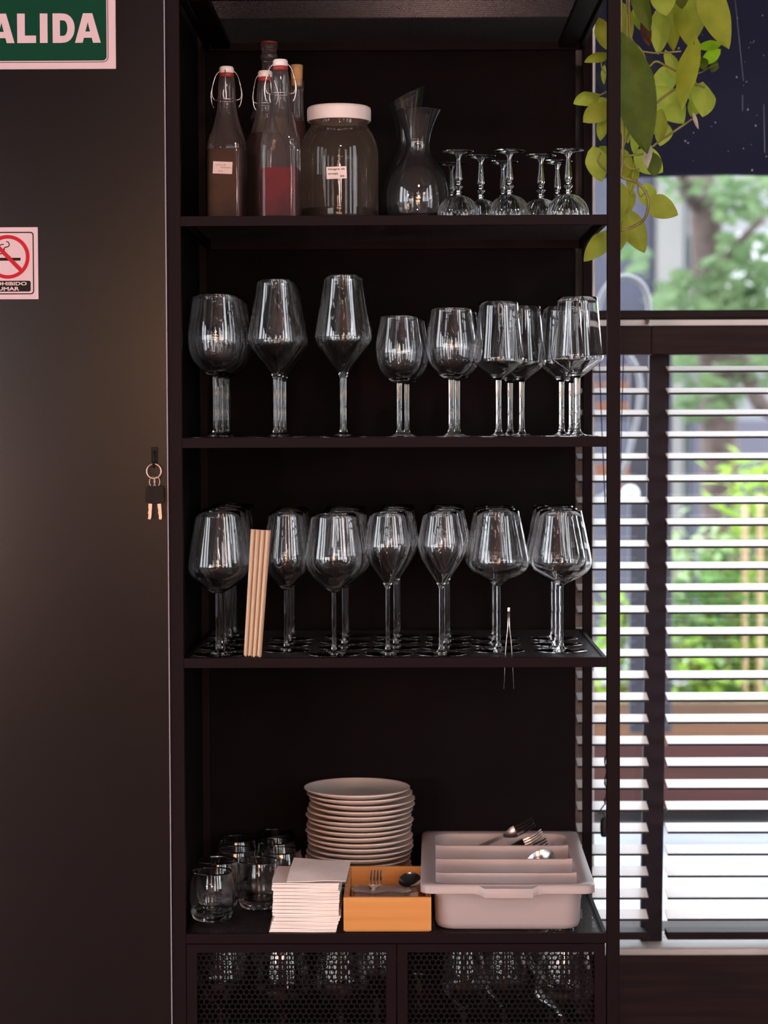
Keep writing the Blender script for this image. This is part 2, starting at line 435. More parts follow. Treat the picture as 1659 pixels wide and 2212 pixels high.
br = blind(xb2, 3.9, 'wide white venetian blind filling the lower window right of the dark upright', 0)
zh1, zh0 = P(1450, 703, 0.585).z, P(1450, 765, 0.585).z
b = bmesh.new(); box(b, P(1283, 730, 0.585).x, xb1+0.004, 0.585, 0.655, zh0, zh1, 0.002); obj('head_rail', b, M_winframe, bl)
b = bmesh.new(); box(b, xb1+0.00405, 3.9, 0.585, 0.655, zh0, zh1, 0.002); obj('head_rail', b, M_winframe, br)
cordmat = mat('black_cord', (0.01, 0.01, 0.012), 0.7)
b = bmesh.new(); tube(b, [P(1294, 766, 0.575), P(1299, 900, 0.575), P(1306, 1060, 0.575), P(1311, 1170, 0.575), P(1314, 1400, 0.575), P(1309, 1610, 0.575)], 0.0011, 6)
tube(b, [P(1347, 766, 0.575), P(1343, 900, 0.575), P(1340, 1040, 0.575), P(1330, 1400, 0.575), P(1313, 1620, 0.575)], 0.0011, 6)
pts = [P(1309+2.5*math.sin(i*1.3), 1612+i*9, 0.575+0.002*math.cos(i*1.3)) for i in range(15)]
tube(b, pts, [0.0017+0.0009*(i % 2) for i in range(15)], 6)
tube(b, [P(1308, 1735, .575), P(1295, 1752, .575), P(1293, 1758, .575), P(1303, 1756, .575), P(1307, 1766, .575)], 0.0012, 6)
cord = obj('pull_cord', b, cordmat, bl, smooth=True)
b = bmesh.new(); c = P(1305, 1787, 0.575)
prof = [(0.0, 0.021), (0.004, 0.020), (0.0075, 0.012), (0.0085, 0.0), (0.0075, -0.012), (0.006, -0.019), (0.0, -0.0205)]
lathe(b, cr_spline(prof, 3), 14)
obj('tassel', b, cordmat, cord, loc=c, smooth=True)

# ------------------------------------------------------------------ outside
b = bmesh.new(); box(b, -40, 40, -30, 40, -0.12, -0.06)
struct('ground', b, noisy('pale_pavement', (0.42, 0.42, 0.42), (0.20, 0.21, 0.25), 1.6, rough=0.8, stretch=(0.35, 2.2, 1), spec=0.1))
M_hoop = mat('dull_white_tube', (0.28, 0.28, 0.30), 0.5)
def outside():
    # awning sloping from the facade out over the pavement
    b = bmesh.new()
    ya, za, yb, zb = 0.95, 3.0, 1.9, P(1500, 383, 1.9).z
    xa, xb = 0.1, 3.2; nn = 24
    row0 = []; row1 = []
    for i in range(nn+1):
        x = xa+(xb-xa)*i/nn; wv = 0.004*math.sin(x*9)
        row0.append((x, ya, za)); row1.append((x, yb, zb+wv+(x-1.0)*-0.004))
    for off in (0, 0.006):
        R0 = [b.verts.new((x, y, z+off)) for x, y, z in row0]; R1 = [b.verts.new((x, y, z+off)) for x, y, z in row1]
        for i in range(nn): b.faces.new((R0[i], R0[i+1], R1[i+1], R1[i]))
    m = leaf_mat('navy_awning_canvas', (0.030, 0.030, 0.055), (0.022, 0.022, 0.042), 0.3, 2); m.node_tree.nodes['Principled BSDF'].inputs['Specular IOR Level'].default_value = 0.03; m.node_tree.nodes['Principled BSDF'].inputs['Roughness'].default_value = 0.9
    tag(obj('awning', b, m), 'dark navy canvas awning hanging across the top of the window outside', 'awning')
    # planter of stacked boards
    Yp = 4.4
    r = thing('planter_box', 'wooden planter of stacked brown and red boards on the pavement outside', 'planter', (1.0, Yp, 0))
    zt = P(1500, 1518, Yp).z; zb = P(1500, 1745, Yp).z
    r.location = (0, 0, 0)
    cols = [(0.26, 0.14, 0.08), (0.26, 0.12, 0.06), (0.085, 0.022, 0.02), (0.10, 0.03, 0.02), (0.08, 0.02, 0.018)]
    for i in range(5):
        z1 = zt-(zt-zb)*i/5; z0 = zt-(zt-zb)*(i+1)/5+0.004
        b = bmesh.new(); box(b, 0.55, 3.6, Yp, Yp+0.03, z0, z1, 0.002); box(b, 0.55, 0.58, Yp+0.03, Yp+0.6, z0, z1); box(b, 3.57, 3.6, Yp+0.03, Yp+0.6, z0, z1)
        box(b, 0.58, 3.57, Yp+0.57, Yp+0.6, z0, z1)
        c = cols[i]; obj('board', b, noisy('planter_board', c, tuple(v*0.55 for v in c), 1.5, rough=0.6, stretch=(0.8, 10, 14)), r)
    b = bmesh.new(); box(b, 0.58, 3.57, Yp+0.03, Yp+0.57, zt-0.10, zt-0.03)
    obj('soil', b, noisy('soil', (0.05, 0.035, 0.03), (0.02, 0.015, 0.01), 30, rough=0.9), r)['kind'] = 'stuff'
    # shrubs
    LM = [leaf_mat('shrub_leaf_bright', (0.42, 0.62, 0.10), (0.30, 0.48, 0.07), 0.45, 6), leaf_mat('shrub_leaf_green', (0.18, 0.34, 0.09), (0.10, 0.22, 0.06), 0.4, 6),
          leaf_mat('tree_leaf', (0.20, 0.28, 0.13), (0.10, 0.17, 0.08), 0.4, 4), leaf_mat('shrub_leaf_pale', (0.48, 0.62, 0.34), (0.35, 0.50, 0.22), 0.45, 6)]
    def leafcloud(pts, size, rnd, flat=0.35):
        b = bmesh.new()
        for p in pts:
            s = size*rnd.uniform(0.6, 1.3)
            M = Matrix.Translation(p) @ Matrix.Rotation(rnd.uniform(0, 2*PI), 4, 'Z') @ Matrix.Rotation(rnd.uniform(-1.2, 1.2), 4, 'X') @ Matrix.Rotation(rnd.uniform(-0.8, 0.8), 4, 'Y')
            q = [(-0.5*s, 0, 0), (-0.1*s, flat*s*0.5, 0.06*s), (0.55*s, 0, -0.03*s), (-0.1*s, -flat*s*0.5, 0.06*s)]
            v = [b.verts.new(M @ Vector(c)) for c in q]
            b.faces.new((v[0], v[1], v[2])); b.faces.new((v[0], v[2], v[3]))
        return b
    rnd = random.Random(11)
    def shrub(px, topy, wpx, n, m, label, size, Y=4.68, lean=0.0):
        base = P(px, 1520, Y); top = P(px+lean, topy, Y); r = thing('shrub', label, 'shrub', (base.x, Y, zt-0.05), group=None)
        b = bmesh.new(); pts = []
        H = top.z-(zt-0.05); W = wpx/sc_at(Y)
        for k in range(7):
            a = rnd.uniform(-1, 1); e = Vector((a*W*0.42+(top.x-base.x), rnd.uniform(-0.12, 0.12), H*rnd.uniform(0.75, 1.0)))
            mid = Vector((a*W*0.22, rnd.uniform(-0.05, 0.05), H*0.45))
            pl = cr_spline([(0, 0, 0), tuple(mid), tuple(e)], 5); tube(b, pl, 0.006, 5)
            for q in range(n//7):
                t = rnd.uniform(0.08, 1.0)**0.8; i = min(int(t*(len(pl)-1)), len(pl)-1)
                pts.append(Vector(pl[i])+Vector((rnd.gauss(0, 0.10*W+0.03), rnd.gauss(0, 0.06), rnd.gauss(0, 0.05))))
        for p in pts:
            p.z = max(p.z, 0.02)
            p.y = max(min(p.y, 0.25), -0.24)
        obj('stems', b, M_vine, r)
        obj('foliage', leafcloud(pts, size, rnd, 0.4), m, r)
        return r
    shrub(1335, 1300, 120, 170, LM[0], 'low bright green shrub at the left end of the planter', 0.075)
    shrub(1420, 1230, 110, 150, LM[1], 'dark leafy shrub in the planter behind the dark upright', 0.075)
    shrub(1500, 1090, 130, 240, LM[3], 'pale green bushy shrub in the planter just right of the dark upright', 0.085)
    shrub(1565, 1180, 140, 260, LM[1], 'deep green shrub in the middle of the planter in front of the stakes', 0.085, 4.6)
    shrub(1620, 930, 150, 300, LM[0], 'tall bright yellow-green shrub rising beside the stakes', 0.095)
    shrub(1680, 1060, 130, 200, LM[3], 'pale shrub at the right edge of the window view', 0.09)
    shrub(1550, 1380, 260, 200, LM[0], 'low spreading bright green plant along the planter front', 0.075, 4.55)
    for px, top, lab in ((1608, 1090, 'bamboo plant stake, left of the pair in the planter'), (1640, 1070, 'bamboo plant stake, right of the pair in the planter')):
        a = P(px, 1515, 4.52); c = P(px, top, 4.52)
        b = bmesh.new(); tube(b, [(0, 0, -0.06)]+[(0.0, 0, (c.z-a.z)*k/8) for k in range(9)], [0.012]+[0.011 if k % 2 else 0.013 for k in range(9)], 8)
        tag(obj('plant_stake', b, mat('tan_bamboo', (0.55, 0.38, 0.2), 0.6), loc=a, smooth=True), lab, 'plant stake', 'bamboo stakes in the planter')
    # trees
    def tree(label, segs, clouds, Y, size, m, seed):
        rn = random.Random(seed); r = thing('street_tree', label, 'tree', (P(segs[0][0][0], 1700, Y).x, Y, -0.06))
        o = r.location; b = bmesh.new()
        for i, s in enumerate(segs):
            pl = [P(x, y, Y+dy)-o for x, y, dy, rr in s]; rad = [rr for x, y, dy, rr in s]
            tube(b, cr_spline([tuple(p)+(q,) for p, q in zip(pl, rad)], 4) and [c[:3] for c in cr_spline([tuple(p)+(q,) for p, q in zip(pl, rad)], 4)], [max(c[3], 0.004) for c in cr_spline([tuple(p)+(q,) for p, q in zip(pl, rad)], 4)], 9)
        obj('trunk', b, noisy('bark', (0.075, 0.05, 0.045), (0.14, 0.10, 0.09), 12, rough=0.9, bump=0.4), r, smooth=True)
        pts = []
        for px, py, rx, ry, n in clouds:
            n = int(n*0.36)
            for k in range(n):
                a = rn.uniform(0, 2*PI); q = math.sqrt(rn.random())
                pts.append(P(px+rx*q*math.cos(a), py+ry*q*math.sin(a), Y+rn.uniform(-0.5, 0.5))-o)
        obj('foliage', leafcloud(pts, size, rn, 0.5), m, r)
    tree('dark-trunked street tree standing behind the upper window', [
        [(1560, 1760, 0, 0.11), (1560, 1200, 0, 0.10), (1548, 800, 0, 0.09), (1534, 640, 0, 0.085), (1528, 520, 0, 0.08), (1518, 425, 0, 0.07), (1522, 330, 0.1, 0.05)],
        [(1521, 450, 0, 0.06), (1495, 425, -0.1, 0.045), (1478, 395, -0.2, 0.04), (1455, 300, -0.3, 0.03)],
        [(1545, 830, 0, 0.05), (1600, 780, -0.1, 0.045), (1640, 870, -0.2, 0.04), (1690, 900, -0.2, 0.035)],
        [(1534, 600, 0, 0.03), (1600, 520, -0.2, 0.02), (1650, 470, -0.2, 0.015)]],
        [(1460, 405, 45, 25, 60), (1580, 430, 50, 50, 170), (1640, 420, 50, 60, 170), (1570, 560, 40, 60, 150), (1640, 600, 60, 90, 330), (1500, 630, 60, 60, 200), (1560, 650, 60, 40, 170), (1440, 640, 30, 40, 60),
         (1480, 790, 35, 50, 90), (1560, 840, 50, 60, 160), (1640, 790, 50, 60, 180), (1500, 880, 40, 30, 90), (1380, 560, 30, 40, 40), (1620, 340, 60, 40, 60)], 6.6, 0.12, LM[2], 5)
    # pale building with columns
    r = thing('apartment_building', 'pale building with a white column and grey panels across the street', 'building', (2.0, 11.0, -0.06))
    r.location = (0, 0, 0); YB = 11.0
    def wallpart(name, x0, x1, y0, y1, col, d=0.0, thick=0.2):
        a = P(x0, y1, YB+d); c = P(x1, y0, YB+d)
        b = bmesh.new(); box(b, a.x, c.x, YB+d, YB+d+thick, a.z, c.z); return obj(name, b, noisy(name+'_paint', col, tuple(v*0.8 for v in col), 0.8, rough=0.8), r)
    wallpart('wall', 1100, 2300, 250, 1650, (0.27, 0.27, 0.28), 0.3)
    wallpart('column', 1418, 1478, 250, 1650, (0.20, 0.19, 0.18), 0.0)
    wallpart('drainpipe', 1480, 1488, 250, 1650, (0.16, 0.20, 0.20), 0.1, 0.1)
    wallpart('grey_panel', 1250, 1412, 250, 900, (0.050, 0.050, 0.075), 0.1)
    wallpart('grey_panel', 1250, 1412, 905, 1650, (0.075, 0.075, 0.10), 0.1)
    wallpart('ledge', 1490, 2300, 905, 1330, (0.10, 0.095, 0.125), 0.1)
    wallpart('bright_panel', 1495, 2300, 500, 760, (0.60, 0.60, 0.60), 0.12)
    # orange sign board and white hoop beside the door outside
    r = thing('sign_board', 'grey notice board with orange blocks standing outside behind the shelving edge', 'sign', (0, 0, 0))
    a, c = P(1283, 1480, HC), P(1362, 770, HC)
    b = bmesh.new(); box(b, a.x, c.x, 3.2, 3.23, a.z, c.z, 0.004); obj('board', b, mat('grey_board', (0.07, 0.068, 0.088), 0.6), r)
    b = bmesh.new(); lx = P(1326, 1480, 3.24).x; box(b, lx-0.012, lx+0.012, 3.23, 3.26, -0.06, a.z+0.2); obj('leg', b, M_winframe, r)
    b = bmesh.new()
    for y0, y1, x0, x1 in ((790, 806, 1286, 1356), (824, 846, 1286, 1298), (824, 846, 1305, 1356), (868, 890, 1289, 1356), (1003, 1030, 1286, 1372-12), (1048, 1060, 1330, 1360)):
        p, q = P(x0, y1, 3.19), P(x1, y0, 3.19); box(b, p.x, q.x, 3.19, 3.2, p.z, q.z)
    obj('orange_block', b, mat('orange_paint', (0.36, 0.15, 0.09), 0.6), r)
    b = bmesh.new(); cc = P(1375, 1067, 3.18); t = bmesh.new(); bmesh.ops.create_uvsphere(t, u_segments=14, v_segments=10, radius=0.03)
    merge(b, t); tag(obj('globe_light', b, M_white, loc=P(1362, 1067, 3.14), smooth=True), 'small round white globe outside, seen left of the dark upright', 'globe')
    for pl, lab, Y in ((
        [(1292+0, 700), (1296, 650), (1318, 612), (1350, 598), (1384, 612), (1400, 650), (1398, 700), (1375, 735), (1345, 745), (1312, 735)], 'white round hoop leaning outside above the window rail', 2.6),
        ([(1300, 720), (1356, 766), (1376, 800), (1383, 840), (1376, 905), (1359, 980), (1343, 1020), (1300, 1075), (1255, 1060), (1240, 900), (1258, 760)], 'large bent white hoop outside, below the window rail', 2.9)):
        b = bmesh.new(); c0 = P(pl[0][0], pl[0][1], Y)
        n = len(pl); q = [tuple(P(x, y, Y)) for x, y in pl+pl[:3]]
        s = cr_spline(q, 6)[6:6+n*6]
        tube(b, [Vector(p)-c0 for p in s], 0.0085, 8, closed=True)
        st = P(1326, 740 if Y < 2.8 else 1068, Y)-c0; tube(b, [st, (st.x, 0, -0.06-c0.z)], 0.006, 8)
        tag(obj('white_hoop', b, M_hoop, loc=c0, smooth=True), lab, 'hoop', 'white hoops outside')
outside()

# ------------------------------------------------------------------ perforated sheet
def perf_mesh(name, W, H, pitch, rh, thick, nseg):
    """flat sheet W x H in xy, centred, with a hexagonal field of round holes"""
    verts = []; faces = []
    dy = pitch*math.sqrt(3)/2; ny = int(H/dy); nx = int(W/pitch)
    R = pitch/math.sqrt(3)
    outer = []; inner = []
    for k in range(nseg):
        a = PI/2+2*PI*k/nseg
        if nseg == 6: rr = R
        else: rr = R if k % 2 == 0 else pitch/2
        outer.append((rr*math.cos(a), rr*math.sin(a))); inner.append((rh*math.cos(a), rh*math.sin(a)))
    for j in range(ny):
        for i in range(nx-(j % 2)):
            cx = (i-(nx-1)/2+0.5*(j % 2))*pitch; cyy = (j-(ny-1)/2)*dy; o = len(verts)
            for z in (thick/2, -thick/2):
                verts += [(cx+x, cyy+y, z) for x, y in outer]; verts += [(cx+x, cyy+y, z) for x, y in inner]
            n = nseg
            for k in range(n):
                k2 = (k+1) % n
                faces.append((o+k, o+k2, o+n+k2, o+n+k)); faces.append((o+2*n+k2, o+2*n+k, o+3*n+k, o+3*n+k2))
                faces.append((o+n+k, o+n+k2, o+3*n+k2, o+3*n+k))
    me = bpy.data.meshes.new(name); me.from_pydata(verts, [], faces); me.update(); me.materials.append(M_mesh)
    return me

# ------------------------------------------------------------------ shelving unit
XC = (XL+XR)/2
unit = thing('shelving_unit', 'tall black metal shelving unit with perforated shelves and mesh doors below', 'shelving', (XC, 0, 0))
def U(x): return x-XC
def upart(name, bm, m=M_black, parent=unit): return obj(name, bm, m, parent)
PW = 0.022
for x0, x1, y0, y1 in ((XLO, XL, 0, PW), (XR, XRO, 0, PW), (XLO, XL, DEP-PW, DEP), (XR-0.0, XR+0.019, DEP-PW, DEP)):
    b = bmesh.new(); box(b, U(x0), U(x1), y0, y1, 0.0, ZTOP+0.05, 0.0012); upart('post', b)
perf = perf_mesh('perforated_sheet', XR-XL-0.014, DEP-0.02, 0.0068, 0.0028, 0.0004, 6)
zshelf = ZS+[ZTOP]
for z in zshelf:
    b = bmesh.new()
    box(b, U(XL), U(XR), 0.0, 0.010, z-RAIL, z, 0.0008); box(b, U(XL), U(XR), DEP-0.010, DEP, z-RAIL, z, 0.0008)
    box(b, U(XL), U(XL)+0.008, 0.010, DEP-0.010, z-RAIL, z, 0.0008); box(b, U(XR)-0.008, U(XR), 0.010, DEP-0.010, z-RAIL, z, 0.0008)
    if z == ZTOP:
        box(b, U(XL)+0.014, U(XL)+0.05, 0.016, DEP-0.016, z-RAIL+0.004, z-0.002); box(b, U(XR)-0.05, U(XR)-0.014, 0.016, DEP-0.016, z-RAIL+0.004, z-0.002)
    s = upart('shelf_frame', b)
    mesh_obj('perforated_sheet', perf, None, s, loc=(0, DEP/2, z-0.0012))
b = bmesh.new(); box(b, U(XLO), U(P(1243, 1100, 0.545).x), 0.541, 0.552, 0.0, ZTOP+0.05); upart('back_panel', b, M_panel)
b = bmesh.new(); box(b, U(XLO)+0.004, U(XLO)+0.010, PW, DEP-PW, 0.0, ZTOP+0.05); upart('side_panel', b, M_panel)
# cabinet
zc1 = P(866, 2043, 0).z; zcs = P(866, 2212+116, 0.1).z
b = bmesh.new(); box(b, U(XL), U(XR)-0.0005, 0.03, DEP-0.002, zcs-0.008, zcs, 0.001); upart('cabinet_shelf', b, M_panel)
xd = [P(402, 2100, 0).x, P(857, 2100, 0).x, P(1308, 2100, 0).x]
pd = None
for i in range(2):
    x0, x1 = xd[i]+0.001, xd[i+1]-0.001; z0, z1 = 0.06, ZS[3]-RAIL-0.0015
    b = bmesh.new(); st = 0.0185
    ringprism(b, [(U(x0), z0), (U(x1), z0), (U(x1), z1), (U(x0), z1)], [(U(x0)+st, z0+st), (U(x1)-st, z0+st), (U(x1)-st, z1-0.0150), (U(x0)+st, z1-0.0150)], 0.001, 0.017)
    d = upart('door', b)
    me = perf_mesh('door_mesh', x1-x0-2*st+0.016, z1-z0-st-0.0125+0.016, 0.01035, 0.0041, 0.001, 12); me.materials[0] = M_mesh_door
    mesh_obj('door_mesh', me, None, d, loc=(U((x0+x1)/2), 0.013, (z0+z1)/2+0.003), rot=(PI/2, 0, 0))

# ------------------------------------------------------------------ stemware
K = 1/1181.0
def stemware(name, H, bowl, rfoot, rstem, cat='wine glass', thick=0.0011, rfl=None):
    """bowl: list (h,r) in px from the stem joint upward; returns a loose prototype (never linked copies kept)"""
    r = empty(name)
    h0 = bowl[0][0]
    # outer and inner outline of the bowl
    out = cr_spline([(rr*K, h*K) for h, rr in bowl], 4)
    inn = []
    for i, (rr, z) in enumerate(out):
        a = out[max(i-1, 0)]; c = out[min(i+1, len(out)-1)]
        tx, tz = c[0]-a[0], c[1]-a[1]; L = math.hypot(tx, tz) or 1
        nx, nz = -tz/L, tx/L
        th = thick*(1+1.6*max(0, 1-(z-h0*K)/(0.03)))
        q = (rr+nx*th, z+nz*th)
        if q[0] > 0.0008 and z > (h0+7)*K: inn.append(q)
    bot = inn[0]
    prof = out+[((out[-1][0]+inn[-1][0])/2, out[-1][1]+0.0004)]+inn[::-1]+[(bot[0]*0.5, bot[1]-0.0008), (0.0, bot[1]-0.0012)]
    b = bmesh.new(); lathe(b, prof, 44); obj('bowl', b, M_glass, r, smooth=True)
    rs = rstem*K; zj = h0*K; zf = 0.0125
    sp = [(rs*2.6, 0.0042), (rs*1.65, 0.0065), (rs*1.22, 0.011), (rs*1.02, 0.02), (rs*0.95, zj*0.5), (rs*0.98, zj*0.82), (bowl[0][1]*K, zj)]
    sp = cr_spline(sp, 4)
    b = bmesh.new(); lathe(b, sp, 20); obj('stem', b, M_glass, r, smooth=True)
    rf = rfoot*K
    fp = [(0, 0.0006), (rf*0.55, 0.0006), (rf*0.93, 0.0002), (rf*0.995, 0.0004), (rf, 0.0009), (rf*0.98, 0.0014), (rf*0.7, 0.0020), (rf*0.4, 0.0030), (rs*2.6, 0.0042)]
    b = bmesh.new(); lathe(b, fp, 44); obj('foot', b, M_glass, r, smooth=True)
    return r
T = {
 'round': lambda: stemware('wine_glass', 308, [(133, 7), (137, 16), (146, 31), (160, 45), (180, 55.5), (205, 60.5), (235, 60), (270, 54.5), (308, 48.5)], 54, 6.3),
 'tall': lambda: stemware('wine_glass', 345, [(128, 6.5), (140, 11), (155, 21), (178, 39), (198, 54), (210, 60.5), (222, 61), (250, 56.5), (290, 49), (345, 41)], 56, 6.3),
 'small': lambda: stemware('wine_glass', 277, [(124, 6), (127, 15), (136, 30), (150, 43), (170, 51.5), (193, 54.5), (215, 53.5), (245, 48.5), (277, 43.5)], 37, 6),
 'angular': lambda: stemware('wine_glass', 290, [(122, 6), (129, 13), (140, 29), (152, 45), (160, 53), (168, 55), (180, 53.8), (230, 47.8), (290, 42)], 47, 6),
 'wide': lambda: stemware('wine_glass', 311, [(131, 6.5), (138, 18), (150, 36), (166, 54), (180, 64), (192, 66.5), (208, 65), (245, 59.5), (311, 47.5)], 58, 6.5),
 'egg': lambda: stemware('wine_glass', 305, [(134, 4.6), (142, 16), (156, 33), (175, 51), (193, 61), (207, 63), (222, 61.8), (255, 56), (305, 48)], 58, 4.8),
 'slim': lambda: stemware('wine_glass', 305, [(134, 4.6), (142, 14), (156, 28), (173, 42), (190, 50), (205, 51.5), (222, 50), (255, 45), (305, 37)], 52, 4.8),
 'tulip': lambda: stemware('wine_glass', 308, [(142, 4.4), (152, 9), (168, 19), (188, 32), (208, 43), (225, 49), (237, 50.2), (258, 47.5), (308, 37)], 56, 4.6),
 'flared': lambda: stemware('wine_glass', 308, [(143, 4.6), (149, 14), (159, 35), (170, 53), (182, 64), (195, 67.5), (208, 66), (240, 59.5), (308, 45.5)], 57.5, 4.8),
}
protos = {}
def place_glass(kind, px, Y, zs, label, group, scale=1.0, base_y=None, rz=None):
    x = P(px, 912+(CAM.z-zs)*sc_at(Y), Y).x
    if kind not in protos:
        g = T[kind](); protos[kind] = g; 
    else:
        g = dup(protos[kind])
    g.location = (x, Y, zs); g.scale = (scale,)*3
    g.rotation_euler = (0, 0, random.uniform(0, 6))
    tag(g, label, 'wine glass', group)
    return g
ORD = ['front', 'second', 'third', 'fourth']
def rowname(i, n, where):
    if n == 1: return 'alone in ' + where
    if i == 0: return 'front of ' + where
    if i == n-1: return 'rearmost of ' + where
    return ORD[i] + ' in ' + where
def lab(desc, i, n, where): return desc + ', ' + rowname(i, n, where)
z2 = ZS[1]
gA = 'wine glasses on the second shelf'
for i, (px, Y) in enumerate(((467, 0.075), (480, 0.185), (492, 0.30))): place_glass('round', px, Y, z2, lab('round-bowled wine glass', i, 3, 'the leftmost row, second shelf'), gA)
for i, (px, Y) in enumerate(((597, 0.075), (604, 0.185), (613, 0.30))): place_glass('tall', px, Y, z2, lab('tall tapered wine glass', i, 3, 'the row right of the round glasses, second shelf'), gA, 0.985)
for i, (px, Y) in enumerate(((743, 0.075), (741, 0.185), (743, 0.30))): place_glass('tall', px, Y, z2, lab('tallest tapered wine glass', i, 3, 'the centre row, second shelf'), gA, 1.01)
for i, (px, Y) in enumerate(((863, 0.09), (879, 0.20))): place_glass('small', px, Y, z2, lab('small round wine glass', i, 2, 'the shortest pair, second shelf'), gA, 0.945)
for i, (px, Y) in enumerate(((975, 0.07), (988, 0.18))): place_glass('small', px, Y, z2, lab('medium round wine glass', i, 2, 'the pair left of the angular glasses, second shelf'), gA)
for px, Y, l in ((1077, 0.06, 'angular wine glass at the front, beside the medium round pair, second shelf'), (1127, 0.15, 'angular wine glass set just behind and right of the front angular one'), (1102, 0.26, 'angular wine glass deep between two angular stems, second shelf'),
                 (1213, 0.17, 'angular wine glass behind and left of the rightmost one, second shelf'), (1234, 0.30, 'angular wine glass farthest back at the right end, second shelf')):
    place_glass('angular', px, Y, z2, l, gA, 0.985 if Y > 0.1 else 1.0)
place_glass('angular', 1247, 0.055, z2, 'rightmost angular wine glass at the front of the second shelf', gA, 1.03)
z3 = ZS[2]
gB = 'wine glasses on the third shelf'
def column(kind, px0, Y0, n, desc, where, xs=None, scale=1.0, dy=0.112):
    for i in range(n):
        Y = Y0+dy*i
        px = xs[i] if xs else 866+(px0-866)*sc_at(Y)/sc_at(Y0)
        place_glass(kind, px, Y, z3, lab(desc, i, n, where), gB, scale)
column('wide', 473, 0.060, 4, 'wide angled wine glass', 'the leftmost row, third shelf', [473, 486, 497, 506])
column('slim', 619, 0.125, 3, 'slender egg-shaped wine glass', 'the row right of the cream folded card')
column('egg', 722, 0.062, 4, 'large egg-shaped wine glass', 'the row right of the slender ones, third shelf', [722, 744, 746, 749])
column('tulip', 838, 0.062, 4, 'narrow tulip wine glass', 'the left tulip row, third shelf', [838, 855, 858, 861])
column('tulip', 953, 0.062, 4, 'narrow tulip wine glass', 'the right tulip row, third shelf', [953, 964, 968, 966])
column('flared', 1077, 0.115, 3, 'broad low-bellied wine glass', 'the row beside the steel tweezers', [1077, 1069, 1068])
column('flared', 1212, 0.115, 3, 'broad low-bellied wine glass', 'the rightmost row, third shelf', [1212, 1203, 1195])
# cabinet glasses behind the mesh doors
gC = 'wine glasses in the lower cabinet'
cab = [('egg', 478, .14), ('wide', 492, .30), ('wide', 612, .13), ('egg', 600, .30), ('egg', 738, .12), ('slim', 815, .24), ('slim', 735, .34),
       ('tulip', 905, .36), ('slim', 1002, .14), ('slim', 1090, .16), ('tulip', 1045, .32), ('wide', 1217, .12), ('egg', 1190, .32)]
labs = ['egg-shaped glass behind the left mesh door, farthest left at the front', 'wide glass behind the left mesh door, behind the leftmost one', 'wide glass in the middle of the left mesh door, front', 'egg-shaped glass in the middle of the left mesh door, behind',
        'egg-shaped glass at the right of the left mesh door, front', 'slender glass beside the middle stile, behind the left mesh door', 'slender glass deep behind the right side of the left mesh door', 'tulip glass deep at the left of the right mesh door',
        'slender glass left of centre behind the right mesh door', 'slender glass right of centre behind the right mesh door', 'tulip glass deep in the centre of the right mesh door', 'wide glass at the far right behind the right mesh door, front', 'egg-shaped glass behind the wide one at the far right mesh door']
for (k, px, Y), l in zip(cab, labs): place_glass(k, px, Y, zcs, l, gC, 1.0)

# ------------------------------------------------------------------ upturned cut-crystal goblets (top shelf)
z1 = ZS[0]
def goblet():
    r = empty('crystal_goblet')
    H = 0.1205
    # upside down: rim at 0, foot at H
    out = [(0.0375, 0.0), (0.0372, 0.006), (0.0350, 0.017), (0.0300, 0.027), (0.0225, 0.0345), (0.0130, 0.0395), (0.0060, 0.0415)]
    o2 = cr_spline(out, 4); inn = [(rr-0.0024, z-0.0018) for rr, z in o2 if rr > 0.008][::-1]
    inn = [(max(a, 0.0005), max(z, 0.0)) for a, z in inn]
    b = bmesh.new(); lathe(b, [(0, inn[0][1]+0.0006)]+inn+[(0.0362, 0.0)]+o2, 96, flute=lambda z: (0.055*min(1, z/0.008)*min(1, (0.0415-z)/0.008 if z < 0.0415 else 0), 24))
    obj('bowl', b, M_crystal, r, smooth=True, auto=25)
    st = [(0.0060, 0.0415), (0.0040, 0.0435), (0.0070, 0.0465), (0.0042, 0.0495), (0.0082, 0.0545), (0.0082, 0.0570), (0.0042, 0.0615), (0.0058, 0.0640), (0.0045, 0.066), (0.0072, 0.070), (0.0062, 0.082), (0.0043, 0.100), (0.0042, 0.108), (0.0075, 0.1145)]
    b = bmesh.new(); lathe(b, cr_spline(st, 3), 12); obj('stem', b, M_crystal, r, smooth=True, auto=40)
    ft = [(0.0075, 0.1145), (0.015, 0.1162), (0.024, 0.1180), (0.0285, 0.1187), (0.0288, 0.1197), (0.0282, 0.1205), (0.018, 0.1200), (0.0, 0.1195)]
    b = bmesh.new(); lathe(b, ft, 40); obj('foot', b, M_crystal, r, smooth=True, auto=40)
    return r
gob = None
spots = [(990, .055, 'upturned cut-crystal goblet at the front, right beside the decanter'), (1100, .05, 'upturned cut-crystal goblet at the front centre of the goblet cluster'), (1227, .045, 'rightmost upturned cut-crystal goblet at the front, nearest the window'),
         (1038, .125, 'upturned cut-crystal goblet between and behind the two left front goblets'), (1168, .12, 'upturned cut-crystal goblet between and behind the two right front goblets'),
         (975, .235, 'upturned cut-crystal goblet partly seen through the decanter side'), (1086, .215, 'upturned cut-crystal goblet at the back centre of the cluster'), (1203, .21, 'upturned cut-crystal goblet at the back right of the cluster')]
for px, Y, l in spots:
    if gob is None: g = gob = goblet()
    else: g = dup(gob)
    g.location = (P(px, 420, Y).x, Y, z1); g.rotation_euler = (0, 0, random.uniform(0, 6))
    tag(g, l, 'goblet', 'upturned crystal goblets on the top shelf')

